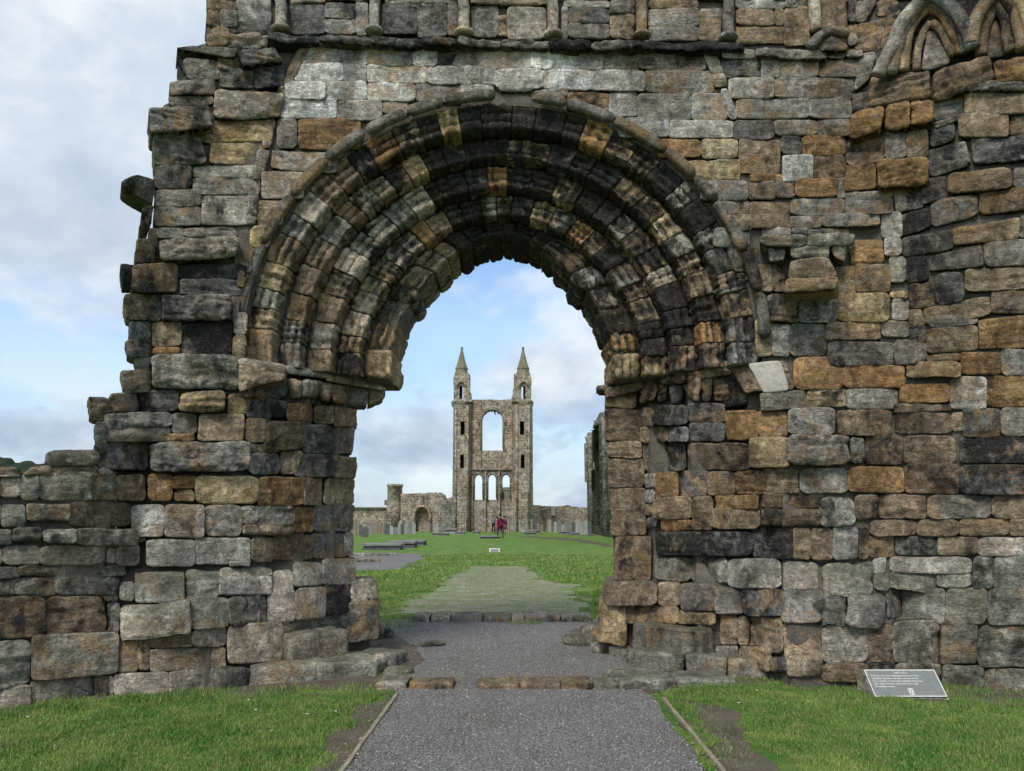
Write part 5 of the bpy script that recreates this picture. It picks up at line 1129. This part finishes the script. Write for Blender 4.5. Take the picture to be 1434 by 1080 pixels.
# ================================================================ people walking on the lawn
def fmat(n, c): return flat(n, c, .85)
M_SKIN = fmat('skin', (.45, .28, .20)); M_HAIR = fmat('dark_hair', (.02, .015, .012)); M_MAROON = fmat('maroon_jacket', (.09, .012, .03)); M_JEANS = fmat('blue_jeans', (.03, .05, .09)); M_BLACK = fmat('black_cloth', (.012, .012, .014)); M_RED = fmat('red_coat', (.33, .09, .11)); M_GREYT = fmat('grey_top', (.16, .17, .19)); M_SHOE = fmat('dark_shoe', (.02, .02, .022))
def limb(P, R, n=8):
    mb = MB(); P = [Vector(p) for p in P]; rings = []
    for i, p in enumerate(P):
        d = (P[min(i+1, len(P)-1)]-P[max(i-1, 0)]).normalized(); a = d.cross(Vector((0, 1, .05))).normalized(); b = d.cross(a)
        rings.append([p+a*R[i]*math.cos(2*math.pi*j/n)+b*R[i]*math.sin(2*math.pi*j/n) for j in range(n)])
    mb.rings(rings); return mb
def person(label, p, h, step, facing, top, legs, coat=None, coatmat=None, backpack=None):
    s = h/1.75; t = thing('person', label, 'person', (p[0], p[1], 0)); t.rotation_euler = (0, 0, facing)
    # body: one skinned surface
    J = {'pelvis': (0, 0, .94), 'waist': (0, 0, 1.08), 'chest': (0, .01, 1.30), 'neck': (0, .01, 1.48), 'head0': (0, -.01, 1.56), 'head1': (0, -.02, 1.66), 'head2': (0, -.02, 1.74)}
    R_ = {'pelvis': (.15, .11), 'waist': (.14, .10), 'chest': (.17, .12), 'neck': (.06, .06), 'head0': (.07, .08), 'head1': (.085, .105), 'head2': (.055, .065)}
    E = [('pelvis', 'waist'), ('waist', 'chest'), ('chest', 'neck'), ('neck', 'head0'), ('head0', 'head1'), ('head1', 'head2')]
    for sd_, k in ((-1, 'l'), (1, 'r')):
        st = step*sd_
        J.update({k+'hip': (.09*sd_, 0, .90), k+'knee': (.10*sd_, -st*.5-.03, .50), k+'ank': (.10*sd_, -st*.9+(.10 if st < 0 else 0), .09+(.05 if st < 0 else 0)), k+'toe': (.11*sd_, -st*.9-.14, .04),
                  k+'sh': (.19*sd_, .01, 1.42), k+'elb': (.25*sd_, .04+st*.4, 1.14), k+'wr': (.24*sd_, -.06+st*.7, .92), k+'hand': (.24*sd_, -.09+st*.8, .83)})
        R_.update({k+'hip': (.095, .10), k+'knee': (.062, .065), k+'ank': (.042, .045), k+'toe': (.04, .03), k+'sh': (.065, .065), k+'elb': (.045, .045), k+'wr': (.032, .032), k+'hand': (.042, .025)})
        E += [('pelvis', k+'hip'), (k+'hip', k+'knee'), (k+'knee', k+'ank'), (k+'ank', k+'toe'), ('chest', k+'sh'), (k+'sh', k+'elb'), (k+'elb', k+'wr'), (k+'wr', k+'hand')]
    names = list(J); me = bpy.data.meshes.new('body'); me.from_pydata([tuple(c*s for c in J[n]) for n in names], [(names.index(a), names.index(b)) for a, b in E], []); me.update()
    o = bpy.data.objects.new('body', me); col.objects.link(o); md = o.modifiers.new('skin', 'SKIN')
    for i, n in enumerate(names):
        sv = me.skin_vertices[0].data[i]; sv.radius = (R_[n][0]*s, R_[n][1]*s); sv.use_root = (n == 'pelvis')
    o.modifiers.new('sub', 'SUBSURF').levels = 1
    bpy.context.view_layer.update(); m2 = bpy.data.meshes.new_from_object(o.evaluated_get(bpy.context.evaluated_depsgraph_get())); bpy.data.objects.remove(o)
    for mm in (M_SKIN, top, legs, M_SHOE): m2.materials.append(mm)
    for f in m2.polygons:
        c = f.center/s; f.use_smooth = True
        f.material_index = 3 if c.z < .10 else 2 if c.z < 1.0 and abs(c.x) < .19 else 0 if c.z > 1.47 or c.z < .9 else 1
    obj('body', m2, t)
    bm = bmesh.new(); bmesh.ops.create_icosphere(bm, subdivisions=2, radius=.105*s)
    for v in bm.verts:
        v.co.z *= 1.1; v.co.y = v.co.y*1.1+.02*s
        if v.co.y < -.03*s and v.co.z < .03*s: v.co.y = -.03*s
        v.co.z += 1.69*s
    me = bpy.data.meshes.new('hair'); bm.to_mesh(me); bm.free(); me.materials.append(M_HAIR); obj('hair', me, t)
    # face
    m = MB(); m.add([(-.014*s, -.105*s, 1.63*s), (.014*s, -.105*s, 1.63*s), (0, -.13*s, 1.635*s), (0, -.105*s, 1.67*s)], [(0, 1, 2), (1, 3, 2), (3, 0, 2)]); m.build('nose', M_SKIN, t)
    for sx_ in (-1, 1):
        m = MB(); m.box((sx_*.035*s-.01*s, -.118*s, 1.665*s), (sx_*.035*s+.01*s, -.098*s, 1.675*s)); m.build('eye', M_BLACK, t)
    if coat:
        z0, z1, flare = coat; mb = MB(); n = 14; rings = []
        for z, r in ((z0, .235*flare), (z0+(z1-z0)*.5, .21*(1+flare)/2), (1.08, .175), (1.3, .20), (1.43, .17), (z1, .08)):
            if z < z0: continue
            rings.append([(r*s*math.cos(2*math.pi*j/n)*(1.1), r*s*math.sin(2*math.pi*j/n)*.8+.005, z*s+.012*math.sin(j*2.3)*(z < 1)) for j in range(n)])
        mb.rings(rings); mb.build('coat', coatmat or top, t, True)
    for sd_ in (-1, 1):
        pass
    if backpack:
        mb = MB(); mb.rings([[(-.15*s, .12*s, 1.05*s), (.15*s, .12*s, 1.05*s), (.14*s, .26*s, 1.07*s), (-.14*s, .26*s, 1.07*s)], [(-.16*s, .11*s, 1.28*s), (.16*s, .11*s, 1.28*s), (.14*s, .28*s, 1.26*s), (-.14*s, .28*s, 1.26*s)], [(-.12*s, .10*s, 1.43*s), (.12*s, .10*s, 1.43*s), (.10*s, .2*s, 1.42*s), (-.10*s, .2*s, 1.42*s)]]); mb.build('backpack', backpack, t)
    return t
person('person in a maroon jacket and jeans walking on the lawn nearest the camera', ground(700.3, 754), 1.80, .24, math.pi+.5, M_MAROON, M_JEANS, (.78, 1.5, 1.05), M_MAROON)
person('person in grey top and black trousers standing left of the walkers by the gable', ground(691, 747.3)*np.array((1,1,1)), 1.72, .10, .2, M_GREYT, M_BLACK)
person('person in a long red coat and dark top walking right of the maroon jacket', ground(706, 749), 1.68, .12, math.pi-.2, M_MAROON, M_RED, (.55, 1.22, .95), M_RED, M_MAROON)
person('person in dark top and red skirt half hidden left of the maroon jacket', ground(696, 749.3), 1.62, .12, math.pi+.1, M_BLACK, M_RED, (.45, 1.02, .9), M_RED)
print('done', time.time()-T0, len(scene.objects))
